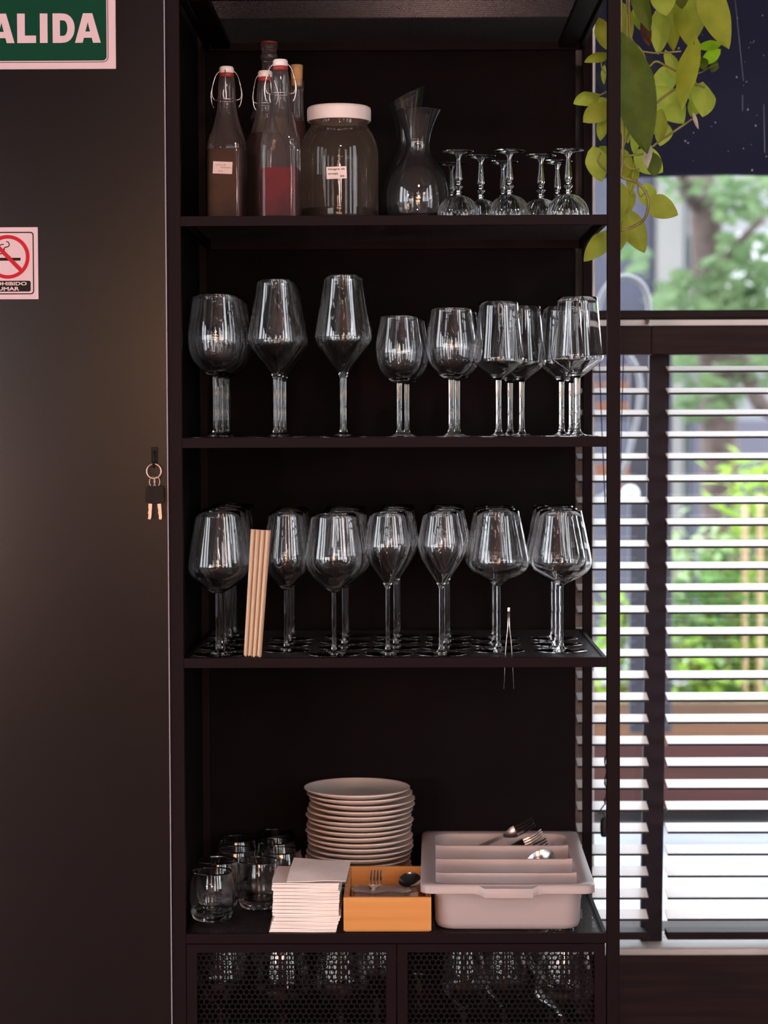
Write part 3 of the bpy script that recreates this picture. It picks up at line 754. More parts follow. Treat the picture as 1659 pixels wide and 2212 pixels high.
# ------------------------------------------------------------------ decanters
def decanter(px, Y, body, label, cut=None):
    r = thing('decanter', label, 'decanter', (P(px, 400, Y).x, Y, z1), group='glass decanters on the top shelf')
    out = cr_spline(body, 6); th = 0.0016
    inn = [(max(rr-th, 0.002), z+ (0.003 if z < 0.01 else 0)) for rr, z in out][::-1]
    b = bmesh.new(); lathe(b, [(0, 0.001)]+out+inn+[(0, inn[-1][1])], 56)
    if cut:
        za, zb = cut      # slanted mouth: height at -x and +x
        for v in b.verts:
            if v.co.z > 0.16:
                t = (v.co.z-0.16)/(out[-1][1]-0.16); tgt = za+(zb-za)*((v.co.x/0.072)+0.5)
                v.co.z = 0.16+t*(tgt-0.16)
    obj('vessel', b, M_decanter, r, smooth=True)
    return r
decanter(903, 0.14, [(0.040, 0.0), (0.050, 0.006), (0.0575, 0.025), (0.0590, 0.045), (0.0565, 0.068), (0.0490, 0.090), (0.0370, 0.108), (0.0265, 0.122), (0.0220, 0.137), (0.0225, 0.152), (0.0280, 0.173), (0.0365, 0.193), (0.0435, 0.2065)],
         'clear glass decanter with a flared mouth, in front of the slant-mouthed one')
decanter(880, 0.275, [(0.040, 0.0), (0.050, 0.006), (0.0565, 0.025), (0.0570, 0.050), (0.0520, 0.080), (0.0430, 0.108), (0.0320, 0.135), (0.0230, 0.160), (0.0205, 0.178), (0.0215, 0.196), (0.0270, 0.222), (0.0345, 0.250)],
         'clear glass decanter with a slanted mouth, behind the flared one', cut=(0.236, 0.272))

# ------------------------------------------------------------------ swing-top bottles
BP = [(0.030, 0.0), (0.0338, 0.003), (0.0343, 0.010), (0.0343, 0.118), (0.0338, 0.135), (0.0322, 0.153), (0.0262, 0.176), (0.0200, 0.199), (0.0172, 0.219), (0.0165, 0.236), (0.0160, 0.250), (0.0138, 0.2685), (0.0125, 0.2705)]
def sqf(z): return max(0.0, min(1.0, (0.175-z)/0.06))
def swing_bottle(px, Y, rz, label, level, mliq, wire=True, front_bail=False, stubby=False):
    r = thing('swing_top_bottle', label, 'bottle', (P(px, 400, Y).x, Y, z1), (0, 0, rz), group='swing-top bottles on the top shelf')
    b = bmesh.new(); lathe(b, [(0, 0.002)]+cr_spline(BP, 4), 64, sq=sqf); obj('bottle_body', b, M_bottle, r, smooth=True)
    lp = [(rr*0.955, max(z, 0.004)) for rr, z in cr_spline(BP, 4) if z < level]
    lp = [(0, 0.004)]+lp+[(lp[-1][0], level), (0, level)]
    b = bmesh.new(); lathe(b, lp, 48, sq=sqf); obj('liquid', b, mliq, r, smooth=True, auto=40)
    b = bmesh.new(); lathe(b, [(0, 0.268), (0.0128, 0.268), (0.0138, 0.2705), (0.0138, 0.2735), (0.0125, 0.2755), (0, 0.2755)], 24); obj('gasket', b, M_red, r, smooth=True, auto=40)
    b = bmesh.new(); lathe(b, [(0, 0.2755), (0.0128, 0.2755), (0.0138, 0.278), (0.0138, 0.2840), (0.0118, 0.2873), (0.0, 0.288)], 24); obj('stopper', b, M_porc, r, smooth=True, auto=50)
    b = bmesh.new()
    # neck collar wire, side loops and the bail over the stopper
    tube(b, [(0.0178*math.cos(a), 0.0178*math.sin(a), 0.226+0.0*a) for a in [2*PI*k/24 for k in range(24)]], 0.0009, 6, closed=True)
    for s in (-1, 1):
        tube(b, cr_spline([(s*0.0175, 0, 0.226), (s*0.024, 0.002, 0.228), (s*0.0275, 0.0, 0.236), (s*0.0262, -0.002, 0.252), (s*0.0205, 0.0, 0.271), (s*0.0135, 0, 0.2795)], 4), 0.0010, 6)
        tube(b, cr_spline([(s*0.0262, -0.002, 0.252), (s*0.0290, -0.003, 0.236), (s*0.0268, -0.004, 0.219), (s*0.0235, -0.006, 0.212)], 4), 0.0010, 6)
    if front_bail:
        tube(b, cr_spline([(0.0, -0.0135, 0.280), (0.001, -0.0185, 0.262), (0.002, -0.0205, 0.240), (0.003, -0.021, 0.229), (-0.001, -0.021, 0.226), (-0.003, -0.0205, 0.235), (-0.002, -0.020, 0.243)], 4), 0.0012, 6)
    obj('wire_bail', b, M_wire, r, smooth=True)
    return r
def paper_label(parent, w_, h_, y, z, lines, ink, tilt, xo=0.0, curved=None):
    b = bmesh.new(); n = 10
    for k in range(n):
        pass
    rows = []
    for zz in (-h_/2, h_/2):
        rr = []
        for k in range(n+1):
            x = -w_/2+w_*k/n
            yy = 0 if not curved else curved-math.sqrt(curved*curved-(x+xo)**2)
            rr.append((x, yy, zz))
        rows.append(rr)
    V0 = [b.verts.new(p) for p in rows[0]]; V1 = [b.verts.new(p) for p in rows[1]]
    W0 = [b.verts.new((x, yy+0.0003, zz)) for x, yy, zz in rows[0]]; W1 = [b.verts.new((x, yy+0.0003, zz)) for x, yy, zz in rows[1]]
    for k in range(n):
        b.faces.new((V0[k], V0[k+1], V1[k+1], V1[k])); b.faces.new((W0[k], W0[k+1], W1[k+1], W1[k]))
    o = obj('paper_label', b, M_label, parent, loc=(xo, y, z), rot=(0, tilt, 0))
    o['label'] = 'small white handwritten paper label'
    for txt, hh, ww, lx, lz in lines:
        text_on('lettering', txt, hh, ww, lx, lz, -0.0005-(0 if not curved else 0), ink, o, bold=0.0006, shear=0.25)
    return o
bA = swing_bottle(491, 0.135, math.radians(-6), 'swing-top bottle of amber-brown liquid, farthest left on the top shelf', 0.134, M_liqbrown, front_bail=True)
l = paper_label(bA, 0.036, 0.022, -0.0352, 0.098, [('zumo de', 0.0035, 0.020, -0.014, 0.0035), ('hierbabuena', 0.0035, 0.020, -0.004, -0.001), ('4/6', 0.003, 0.010, -0.009, -0.008)], M_ink2, math.radians(3), -0.002)
bB = swing_bottle(607, 0.060, math.radians(-4), 'swing-top bottle half full of crimson liquid, in front', 0.090, M_liqpink)
bD = swing_bottle(574, 0.185, math.radians(35), 'swing-top bottle of dark red liquid, behind the crimson one', 0.170, M_liqdark, front_bail=True)
# tall uncorked bottle
def round_bottle(name, px, Y, prof, label, level, mliq):
    r = thing(name, label, 'bottle', (P(px, 400, Y).x, Y, z1))
    pr = cr_spline(prof, 4)
    b = bmesh.new(); lathe(b, [(0, 0.002)]+pr, 40); obj('bottle_body', b, M_bottle, r, smooth=True)
    lp = [(rr*0.95, max(z, 0.004)) for rr, z in pr if z < level]; lp = [(0, 0.004)]+lp+[(0, level)]
    b = bmesh.new(); lathe(b, lp, 32); obj('liquid', b, mliq, r, smooth=True, auto=40)
    return r
hC = P(583, 93, 0.345).z-z1
rb = round_bottle('glass_bottle', 583, 0.345, [(0.034, 0), (0.037, 0.004), (0.0372, 0.02), (0.0372, hC*0.55), (0.034, hC*0.63), (0.022, hC*0.72), (0.0155, hC*0.79), (0.0145, hC*0.9), (0.0148, hC-0.034), (0.0168, hC-0.031), (0.0168, hC-0.024), (0.0150, hC-0.022), (0.0150, hC-0.014), (0.0168, hC-0.012), (0.0168, hC-0.002), (0.0155, hC)], 'tall clear bottle, the tallest on the top shelf, standing behind the swing-top bottles', hC*0.60, M_oil)
b = bmesh.new(); lathe(b, [(0, hC-0.0015), (0.0158, hC-0.0015), (0.0160, hC+0.0015), (0, hC+0.0018)], 24); obj('cap', b, M_red, rb, smooth=True, auto=40)
hE = P(641, 172, 0.265).z-z1
rb = round_bottle('corked_bottle', 642, 0.265, [(0.030, 0), (0.033, 0.004), (0.0335, 0.02), (0.0335, hE*0.45), (0.030, hE*0.56), (0.020, hE*0.66), (0.0142, hE*0.74), (0.0130, hE*0.86), (0.0128, hE-0.020), (0.0140, hE-0.016), (0.0140, hE-0.003), (0.0130, hE)], 'clear bottle closed with a tan cork, beside the big jar', hE*0.72, M_liqdark)
b = bmesh.new(); lathe(b, [(0, hE-0.012), (0.0098, hE-0.012), (0.0112, hE+0.004), (0.0120, hE+0.026), (0.0112, hE+0.0275), (0, hE+0.0275)], 20); obj('cork', b, M_cork, rb, smooth=True, auto=40)

# ------------------------------------------------------------------ big jar
jr = thing('storage_jar', 'large glass jar with a white lid and a little dark vinegar inside', 'jar', (P(733, 400, 0.165).x, 0.165, z1))
JP = [(0.060, 0), (0.070, 0.004), (0.0728, 0.014), (0.0732, 0.05), (0.0732, 0.120), (0.0715, 0.142), (0.0650, 0.162), (0.0565, 0.176), (0.0535, 0.182), (0.0535, 0.205)]
b = bmesh.new(); lathe(b, [(0, 0.003)]+cr_spline(JP, 4), 64); obj('jar_body', b, M_jar, jr, smooth=True)
b = bmesh.new(); lathe(b, [(0, 0.005), (0.066, 0.005), (0.0705, 0.012), (0.071, 0.026), (0.0, 0.026)], 48); obj('vinegar', b, M_liqblack, jr, smooth=True, auto=40)
b = bmesh.new(); lathe(b, [(0.0555, 0.190), (0.0590, 0.1895), (0.0598, 0.192), (0.0598, 0.210), (0.0585, 0.2145), (0.0555, 0.2165), (0.040, 0.217), (0, 0.217)], 72, flute=lambda z: (0.008 if z < 0.21 else 0.0, 72)); obj('lid', b, M_lid, jr, smooth=True, auto=50)
b = bmesh.new(); c = [(0.05*math.cos(math.radians(a)), 0.05*math.sin(math.radians(a)), 0.2175) for a in range(-70, -10, 6)]
paper_label(jr, 0.037, 0.022, -0.0735, 0.087, [('Vinagre de', 0.0052, 0.031, -0.0155, 0.0035), ('arveja', 0.005, 0.018, -0.0155, -0.0045), ('4/6', 0.004, 0.008, 0.006, -0.0085)], M_ink, math.radians(-2), -0.003)

# ------------------------------------------------------------------ folded card and tweezers on the third shelf
def card():
    tp = [P(x, 1156+dy, 0.03).x for x, dy in ((547, 0), (588, 0))]
    Hc = 0.2315
    r = thing('folded_card', 'cream accordion-folded card leaning between wine glasses on the third shelf', 'card', (P(545, 1421, 0.02).x, 0.026, z3), (0, math.radians(4.1), 0))
    W = 0.0325; n = 4
    prof = []
    wd = W/n
    for k in range(n):
        x0 = -W/2+k*wd
        prof += [(x0, -0.0010), (x0+0.10*wd, -0.0046), (x0+0.34*wd, -0.0054), (x0+0.58*wd, -0.0044), (x0+0.80*wd, -0.0004), (x0+0.92*wd, 0.0022)]
    prof.append((W/2, -0.0010))
    back = [(W/2, 0.0015), (0.0, 0.010), (-W/2, 0.0015)]
    b = bmesh.new()
    V = []
    fl = prof+back[:1]+back[1:]
    a = [b.verts.new((x, y, 0.0012+0.0016*math.sin(i*1.7))) for i, (x, y) in enumerate(fl)]
    t = [b.verts.new((x*1.12, y, Hc+0.0008*math.sin(i*2.1))) for i, (x, y) in enumerate(fl)]
    m = len(fl)
    for i in range(m): b.faces.new((a[i], a[(i+1) % m], t[(i+1) % m], t[i]))
    bmesh.ops.solidify(b, geom=list(b.faces), thickness=0.0007)
    obj('pleats', b, M_card, r)
card()
tw = thing('tweezers', 'long thin steel tweezers standing through the mesh of the third shelf', 'tweezers', (P(1099, 1488, 0.05).x, 0.05, P(1099, 1488, 0.05).z))
H = P(1099, 1312, 0.05).z-tw.location.z
for s in (-1, 1):
    b = bmesh.new(); tube(b, [(s*0.0090, 0, 0), (s*0.0072, 0, H*0.28), (s*0.0048, 0, H*0.55), (s*0.0016, 0, H*0.75), (s*0.0008, 0, H*0.985)], [0.0007, 0.0009, 0.0011, 0.0012, 0.0012], 6); obj('arm', b, M_steel, tw, smooth=True)
b = bmesh.new(); box(b, -0.0022, 0.0022, -0.0015, 0.0015, H*0.95, H, 0.0004); obj('tip_clamp', b, M_steel, tw)

# ------------------------------------------------------------------ fourth shelf
z4 = ZS[3]
def tumbler():
    b = bmesh.new()
    out = cr_spline([(0.028, 0.0), (0.0335, 0.002), (0.0380, 0.010), (0.0422, 0.030), (0.0432, 0.048), (0.0415, 0.070), (0.0372, 0.092)], 5)
    inn = cr_spline([(0.0362, 0.0918), (0.0403, 0.070), (0.0420, 0.048), (0.0408, 0.030), (0.0358, 0.0165), (0.020, 0.0125), (0, 0.012)], 5)
    lathe(b, [(0, 0.0015), (0.020, 0.001)]+out+inn, 48)
    return obj('tumbler', b, M_glass, smooth=True)
tm = None
for px, Y, l in ((457, .115, 'short clear tumbler at the very front left of the fourth shelf'), (470, .215, 'clear tumbler directly behind the front left tumbler'), (509, .320, 'clear tumbler third back in the left tumbler row'),
                 (511, .43, 'clear tumbler rearmost of the left tumbler row'), (559, .215, 'clear tumbler in front of the right tumbler row, touching the napkins'), (608, .310, 'clear tumbler behind the napkins, second of the right row'),
                 (598, .405, 'clear tumbler third back of the right tumbler row'), (596, .495, 'clear tumbler rearmost of the right tumbler row')):
    if tm is None: g = tm = tumbler()
    else: g = dup(tm)
    g.location = (P(px, 1850, Y).x, Y, z4); tag(g, l, 'tumbler', 'short tumblers on the fourth shelf')
# plates
def plate():
    b = bmesh.new(); R = 0.106
    top = [(0, 0.004), (0.060, 0.0042), (0.066, 0.0055), (0.080, 0.0088), (0.098, 0.0140), (0.1045, 0.0170), (R, 0.0176), (R, 0.0160), (0.1035, 0.0140), (0.085, 0.0068), (0.070, 0.0030), (0.062, 0.0008), (0.058, 0.0), (0.055, 0.001), (0, 0.001)]
    lathe(b, top, 72); return obj('dinner_plate', b, M_plate, smooth=True, auto=60)
NP = 18; zp1 = P(770, 1700, 0.412).z; dz = (zp1-z4-0.017)/(NP-1)
ONES = ['zeroth', 'first', 'second', 'third', 'fourth', 'fifth', 'sixth', 'seventh', 'eighth', 'ninth', 'tenth', 'eleventh', 'twelfth', 'thirteenth', 'fourteenth', 'fifteenth', 'sixteenth', 'seventeenth', 'eighteenth', 'nineteenth', 'twentieth']
def ordinal(k):
    if k <= 20: return ONES[k]
    return ('thirtieth' if k == 30 else 'fortieth' if k == 40 else ('twenty-' if k < 30 else 'thirty-')+ONES[k % 10])
rn = random.Random(4); pl = None
offs = [rn.uniform(-0.003, 0.003) for _ in range(NP)]
offs[NP-1] = -0.004; offs[NP-2] = 0.001; offs[NP-3] = 0.006; offs[NP-4] = 0.0055; offs[NP-5] = 0.002; offs[NP-6] = -0.001; offs[NP-7] = 0.003; offs[NP-8] = 0.0
for i in range(NP):
    g = plate() if pl is None else dup(pl); pl = pl or g
    g.location = (P(776, 1800, 0.412).x+offs[i], 0.412+rn.uniform(-0.003, 0.003), z4+dz*i)
    g.rotation_euler = (rn.uniform(-0.006, 0.006), rn.uniform(-0.006, 0.006), rn.uniform(0, 6))
    if i == NP-1: l = 'cream stoneware plate on the very top of the stack'
    elif i == 0: l = 'cream stoneware plate at the bottom of the stack, behind the wooden box'
    else: l = '%s cream stoneware plate down from the top of the stack' % ordinal(NP-i)
    tag(g, l, 'plate', 'stacked cream plates on the fourth shelf')
# napkins
rn = random.Random(8); NN = 40; nap = None
ztop = P(680, 1906, 0.02).z; dzn = (ztop-z4)/NN
xn = P(665, 1950, 0.09).x
def napkin_mesh(seed, edge):
    r_ = random.Random(seed); b = bmesh.new(); nx, ny = 10, 8; W, D = 0.1210, 0.150; th = dzn*0.90
    def h(u, v): return 0.0003*math.sin(u*5+seed)+0.0003*math.sin(v*6+seed*2)
    G = [[[b.verts.new((-W/2+W*i/nx+0.0006*math.sin(j+seed), D*j/ny, k*th+h(i/nx, j/ny))) for i in range(nx+1)] for j in range(ny+1)] for k in range(2)]
    for k in range(2):
        for j in range(ny):
            for i in range(nx): b.faces.new((G[k][j][i], G[k][j][i+1], G[k][j+1][i+1], G[k][j+1][i]))
    for i in range(nx):
        b.faces.new((G[0][0][i], G[0][0][i+1], G[1][0][i+1], G[1][0][i])); b.faces.new((G[0][ny][i], G[0][ny][i+1], G[1][ny][i+1], G[1][ny][i]))
    for j in range(ny):
        b.faces.new((G[0][j][0], G[0][j+1][0], G[1][j+1][0], G[1][j][0])); b.faces.new((G[0][j][nx], G[0][j+1][nx], G[1][j+1][nx], G[1][j][nx]))
    return b
base_n = [obj('paper_napkin', napkin_mesh(s, 0), M_napkin, smooth=True, auto=30) for s in (1, 2, 3)]
for i in range(NN):
    g = base_n[i] if i < 3 else dup(base_n[i % 3])
    t = i/NN
    x = xn-0.004+0.006*t+rn.uniform(-0.0007, 0.0007)
    rot = math.radians(rn.uniform(-1.2, 1.2))
    if i < 12: x += -0.003+0.0006*i; rot += math.radians(-1+0.15*i)
    if i == 12: x += 0.004
    if i > 33: x -= 0.003
    g.location = (x, 0.012+rn.uniform(-0.001, 0.0015)+(0.004 if 12 < i < 28 else 0), z4+dzn*i+0.0002); g.rotation_euler = (0, 0, rot)
    l = '%s white paper napkin up from the shelf in the napkin stack' % ordinal(i+1) if i else 'white square paper napkin at the very bottom of the stack'
    tag(g, l, 'napkin', 'stacked paper napkins on the fourth shelf')
# loose top napkin drooping over the front right corner
b = bmesh.new(); nx, ny = 16, 16; W, D = 0.108, 0.158
rows = []
for j in range(ny+1):
    row = []
    for i in range(nx+1):
        u, v = i/nx, j/ny
        zz = 0.004+0.006*v+0.003*math.sin(u*3.2+v*2)
        droop = max(0, 0.30-v); zz -= droop*0.018*(1-abs(u-0.35)*1.2)
        row.append(Vector((-W/2+W*u, D*v, zz)))
    rows.append(row)
top_ = [[b.verts.new(p+Vector((0, 0, 0.0012))) for p in r_] for r_ in rows]; bot_ = [[b.verts.new(p) for p in r_] for r_ in rows]
for j in range(ny):
    for i in range(nx):
        b.faces.new((top_[j][i], top_[j][i+1], top_[j+1][i+1], top_[j+1][i])); b.faces.new((bot_[j][i], bot_[j][i+1], bot_[j+1][i+1], bot_[j+1][i]))
for i in range(nx): b.faces.new((top_[0][i], top_[0][i+1], bot_[0][i+1], bot_[0][i])); b.faces.new((top_[ny][i], top_[ny][i+1], bot_[ny][i+1], bot_[ny][i]))
for j in range(ny): b.faces.new((top_[j][0], top_[j+1][0], bot_[j+1][0], bot_[j][0])); b.faces.new((top_[j][nx], top_[j+1][nx], bot_[j+1][nx], bot_[j][nx]))
tag(obj('paper_napkin', b, M_napkin, loc=(P(684, 1900, 0.03).x, 0.010, z4+dzn*NN+0.0012), rot=(0, 0, math.radians(-2)), smooth=True, auto=40),
    'loose paper napkin lying wrinkled on top of the napkin stack', 'napkin', 'stacked paper napkins on the fourth shelf')
# bamboo box
bx0, bx1 = P(742, 1980, 0.012).x, P(932, 1980, 0.012).x; bw = bx1-bx0; bh = P(840, 1939, 0.012).z-z4; bd = 0.275
bb = thing('bamboo_box', 'open bamboo box holding a napkin, fork and spoons', 'box', ((bx0+bx1)/2, 0.012, z4+0.0004))
t_ = 0.009
def bpart(name, *a):
    b = bmesh.new(); box(b, *a, 0.0009); return obj(name, b, M_bamboo, bb)
bpart('front_wall', -bw/2, bw/2, 0, t_, 0.002, bh); bpart('back_wall', -bw/2, bw/2, bd-t_, bd, 0.002, bh+0.001)
bpart('side_wall', -bw/2, -bw/2+t_, t_, bd-t_, 0.002, bh); bpart('side_wall', bw/2-t_, bw/2, t_, bd-t_, 0.002, bh)
bpart('base', -bw/2+0.003, bw/2-0.003, 0.002, bd-0.002, 0, 0.007)
# cutlery
def blade(bm, prof, th=0.0016, M=None):
    """prof: (x, halfwidth, z, dish)"""
    t = bmesh.new(); R = []
    for x, hw, z, dish in prof:
        ring = []
        for k in range(9):
            u = -1+2*k/8; ring.append((x, hw*u, z-dish*(1-u*u)))
        R.append(ring)
    A = [[t.verts.new((p[0], p[1], p[2]+th/2)) for p in r] for r in R]; B = [[t.verts.new((p[0], p[1], p[2]-th/2)) for p in r] for r in R]
    for i in range(len(R)-1):
        for k in range(8):
            t.faces.new((A[i][k], A[i][k+1], A[i+1][k+1], A[i+1][k])); t.faces.new((B[i][k], B[i][k+1], B[i+1][k+1], B[i+1][k]))
        t.faces.new((A[i][0], A[i+1][0], B[i+1][0], B[i][0])); t.faces.new((A[i][8], A[i+1][8], B[i+1][8], B[i][8]))
    for k in range(8):
        t.faces.new((A[0][k], A[0][k+1], B[0][k+1], B[0][k])); t.faces.new((A[-1][k], A[-1][k+1], B[-1][k+1], B[-1][k]))
    merge(bm, t, M)
def fork():
    r = empty('fork')
    b = bmesh.new(); blade(b, cr_spline([(0, .006, 0, 0), (0.01, .009, 0, 0), (0.05, .006, .002, 0), (0.10, .0035, .006, 0), (0.125, .0032, .006, 0)], 3)); obj('handle', b, M_steel, r, smooth=True, auto=50)
    b = bmesh.new(); blade(b, cr_spline([(0.125, .0032, .006, 0), (0.135, .008, .0035, .001), (0.145, .0115, .002, .0015), (0.152, .012, .0015, .0015)], 3))
    for k in range(4):
        y = -0.0098+0.0065*k; pts = [(0.151, y, 0.0005), (0.165, y, 0.001), (0.18, y*0.96, 0.005), (0.193, y*0.93, 0.012)]
        tube(b, cr_spline(pts, 3), [0.0017]*9+[0.0009], 6)
    obj('tines', b, M_steel, r, smooth=True, auto=50)
    return r
def spoon():
    r = empty('spoon')
    b = bmesh.new(); blade(b, cr_spline([(0, .006, 0, 0), (0.01, .009, 0, 0), (0.05, .006, .002, 0), (0.10, .0032, .007, 0), (0.128, .0034, .006, 0)], 3)); obj('handle', b, M_steel, r, smooth=True, auto=50)
    b = bmesh.new(); blade(b, cr_spline([(0.128, .0034, .006, 0), (0.138, .010, .003, .002), (0.150, .0185, .002, .006), (0.163, .0215, .003, .008), (0.176, .0200, .006, .007), (0.187, .0120, .009, .003), (0.191, .002, .010, 0)], 4)); obj('spoon_bowl', b, M_steel, r, smooth=True, auto=50)
    return r
pf, ps = fork(), spoon()
# the bamboo box contents
x0 = bb.location.x
b = bmesh.new(); nx = 12
R0 = []
for j in range(nx+1):
    R0.append([b.verts.new((-0.055+0.11*i/nx, 0.13*j/nx, 0.0015*math.sin(i*1.1+j*0.4)+0.002)) for i in range(nx+1)])
for j in range(nx):
    for i in range(nx): b.faces.new((R0[j][i], R0[j][i+1], R0[j+1][i+1], R0[j+1][i]))
bmesh.ops.solidify(b, geom=list(b.faces), thickness=0.001)
bn = tag(obj('paper_napkin', b, M_napkin, loc=(x0-0.010, 0.10, z4+0.052), rot=(math.radians(-7), 0, math.radians(4)), smooth=True), 'crumpled paper napkin inside the bamboo box', 'napkin')
b = bmesh.new(); box(b, -0.064, 0.060, 0.0, 0.130, 0.0, 0.030, 0.004)
tag(obj('folded_cloth', b, M_napkin, loc=(x0-0.002, 0.105, z4+0.0085)), 'folded white cloth lining the inside of the bamboo box, under the napkin', 'cloth')
pf.location = (x0-0.035, 0.025, z4+0.020); pf.rotation_euler = (0, math.radians(-12), math.radians(86)); tag(pf, 'steel fork with tines up, lying in the bamboo box', 'fork')
ps.location = (x0+0.095, 0.145, z4+0.075)
ps.location = (x0+0.028, 0.022, z4+0.022); ps.rotation_euler = (0, math.radians(-11), math.radians(85)); tag(ps, 'steel spoon with its dark bowl raised, lying in the bamboo box', 'spoon')

# ------------------------------------------------------------------ grey divided cutlery tray
def tray():
    xa, xb = P(908, 1925, -0.002).x, P(1287, 1925, -0.002).x
    W = xb-xa; D = 0.525; cx = (xa+xb)/2; zr = P(1098, 1913, 0.0).z-z4
    r = thing('cutlery_tray', 'grey plastic cutlery tray with four divided compartments', 'tray', (cx, 0.002, z4+0.0004), (0, 0, math.radians(-0.9)))
    xi0, xi1 = -W/2+0.024, W/2-0.022       # body outline at the top
    def ring(x0, x1, y0, y1, rad, z): return [(x, y, z) for x, y in rrect(x0, x1, y0, y1, rad, 7)]
    b = bmesh.new(); top = zr; lip = 0.016
    rings = [ring(xi0+0.012, xi1-0.012, 0.030, D-0.03, 0.030, 0.0), ring(xi0+0.006, xi1-0.006, 0.025, D-0.025, 0.032, 0.003), ring(xi0+0.003, xi1-0.003, 0.022, D-0.022, 0.033, 0.012), ring(xi0, xi1, 0.018, D-0.018, 0.034, top-0.004),
             ring(-W/2+0.003, W/2-0.003, 0.003, D-0.003, 0.020, top-0.004), ring(-W/2+0.0025, W/2-0.0025, 0.0025, D-0.0025, 0.020, top-lip), ring(-W/2, W/2, 0, D, 0.022, top-lip), ring(-W/2, W/2, 0, D, 0.022, top-0.003), ring(-W/2+0.003, W/2-0.003, 0.003, D-0.003, 0.02, top),
             ring(xi0-0.004, xi1+0.004, 0.014, D-0.014, 0.036, top), ring(xi0+0.003, xi1-0.003, 0.021, D-0.021, 0.031, top-0.003), ring(xi0+0.007, xi1-0.007, 0.026, D-0.026, 0.029, 0.014), ring(xi0+0.016, xi1-0.016, 0.034, D-0.034, 0.024, 0.0035)]
    # inset grip waves in the front lip
    rr = []
    for k, rg in enumerate(rings):
        q = []
        for (x, y, z) in rg: q.append((x, y, z))
        rr.append(q)
    loft(b, rr, True, True)
    bmesh.ops.bevel(b, geom=[e for e in b.edges if False], offset=0.001) if False else None
    obj('basin', b, M_tray, r, smooth=True, auto=50)
    # front grip: the lip stands forward and lower in the middle
    gx0, gx1 = P(1030, 1925, -0.01).x-cx, P(1168, 1925, -0.01).x-cx
    b = bmesh.new(); rs = []
    for x, d, zt in ((gx0-0.002, 0.0, 0.0), (gx0+0.004, 0.0, 0.0), (gx0+0.014, 0.0085, 0.004), (gx1-0.014, 0.0085, 0.004), (gx1-0.004, 0.0, 0.0), (gx1+0.002, 0.0, 0.0)):
        rs.append([(x, 0.004, top-0.0012), (x, -d, top-0.0012-zt*0.9), (x, -d-0.0013, top-0.004-zt), (x, -d-0.0013, top-lip-0.0015-zt), (x, -d+0.003, top-lip-0.0015-zt), (x, 0.004, top-lip-zt)])
    loft(b, rs, True, True); obj('grip', b, M_tray, r, smooth=True, auto=35)
    for yy in (0.130, 0.258, 0.390):
        b = bmesh.new(); hh = top-0.004; rs = []
        n = 20
        prof = [(-0.0045, 0.004), (-0.0035, hh-0.004), (-0.0028, hh-0.001), (0, hh), (0.0028, hh-0.001), (0.0035, hh-0.004), (0.0045, 0.004)]
        for k in range(n+1):
            u = k/n; x = (xi0+0.004)+(xi1-xi0-0.008)*u; s = 0.0022*math.exp(-((min(u, 1-u))/0.03)**2)
            rs.append([(x, yy+py*(1+2*s/0.0022*0.4), pz+(s if pz > 0.02 else 0)) for py, pz in prof])
        loft(b, rs, True, True); obj('divider', b, M_tray, r, smooth=True, auto=50)
    return r, cx, zr
tr, tcx, tzr = tray()
def lay(proto, x, y, z, rx, ry, rz, label, cat, grp):
    g = dup(proto); g.location = (x, y, z); g.rotation_euler = (rx, ry, rz); tag(g, label, cat, grp)
R_ = math.radians
fx = tcx
fk = [(-0.060, 0.450, 0.052, 60, -24, 2, 'fork standing highest of the bunch in the rear tray compartment'), (-0.045, 0.462, 0.034, 35, -20, 4, 'fork second in the bunch in the rear tray compartment'),
      (-0.040, 0.440, 0.030, 50, -18, 0, 'fork in the middle of the bunch in the rear tray compartment'), (-0.032, 0.432, 0.026, 40, -15, -2, 'fork low in the bunch, nearest the divider'), (-0.028, 0.470, 0.024, 30, -13, 3, 'fork lowest of the bunch in the rear tray compartment')]
for x, y, z, rx, ry, rz, l in fk: lay(pf, fx+x-0.04, y, z4+z-0.014, R_(rx), R_(ry), R_(rz), l+'', 'fork', 'forks in the tray')
for x, y, z, rx, ry, rz, l in [(-0.048, 0.325, 0.046, 50, -12, 0, 'spoon topmost in the third tray compartment'), (-0.045, 0.335, 0.034, 40, -10, 2, 'spoon under the topmost one in the third tray compartment'), (-0.045, 0.30, 0.024, 20, -8, -2, 'spoon lowest in the third tray compartment')]:
    lay(ps, fx+x-0.03, y, z4+z-0.014, R_(rx), R_(ry), R_(rz), l, 'spoon', 'spoons in the tray')

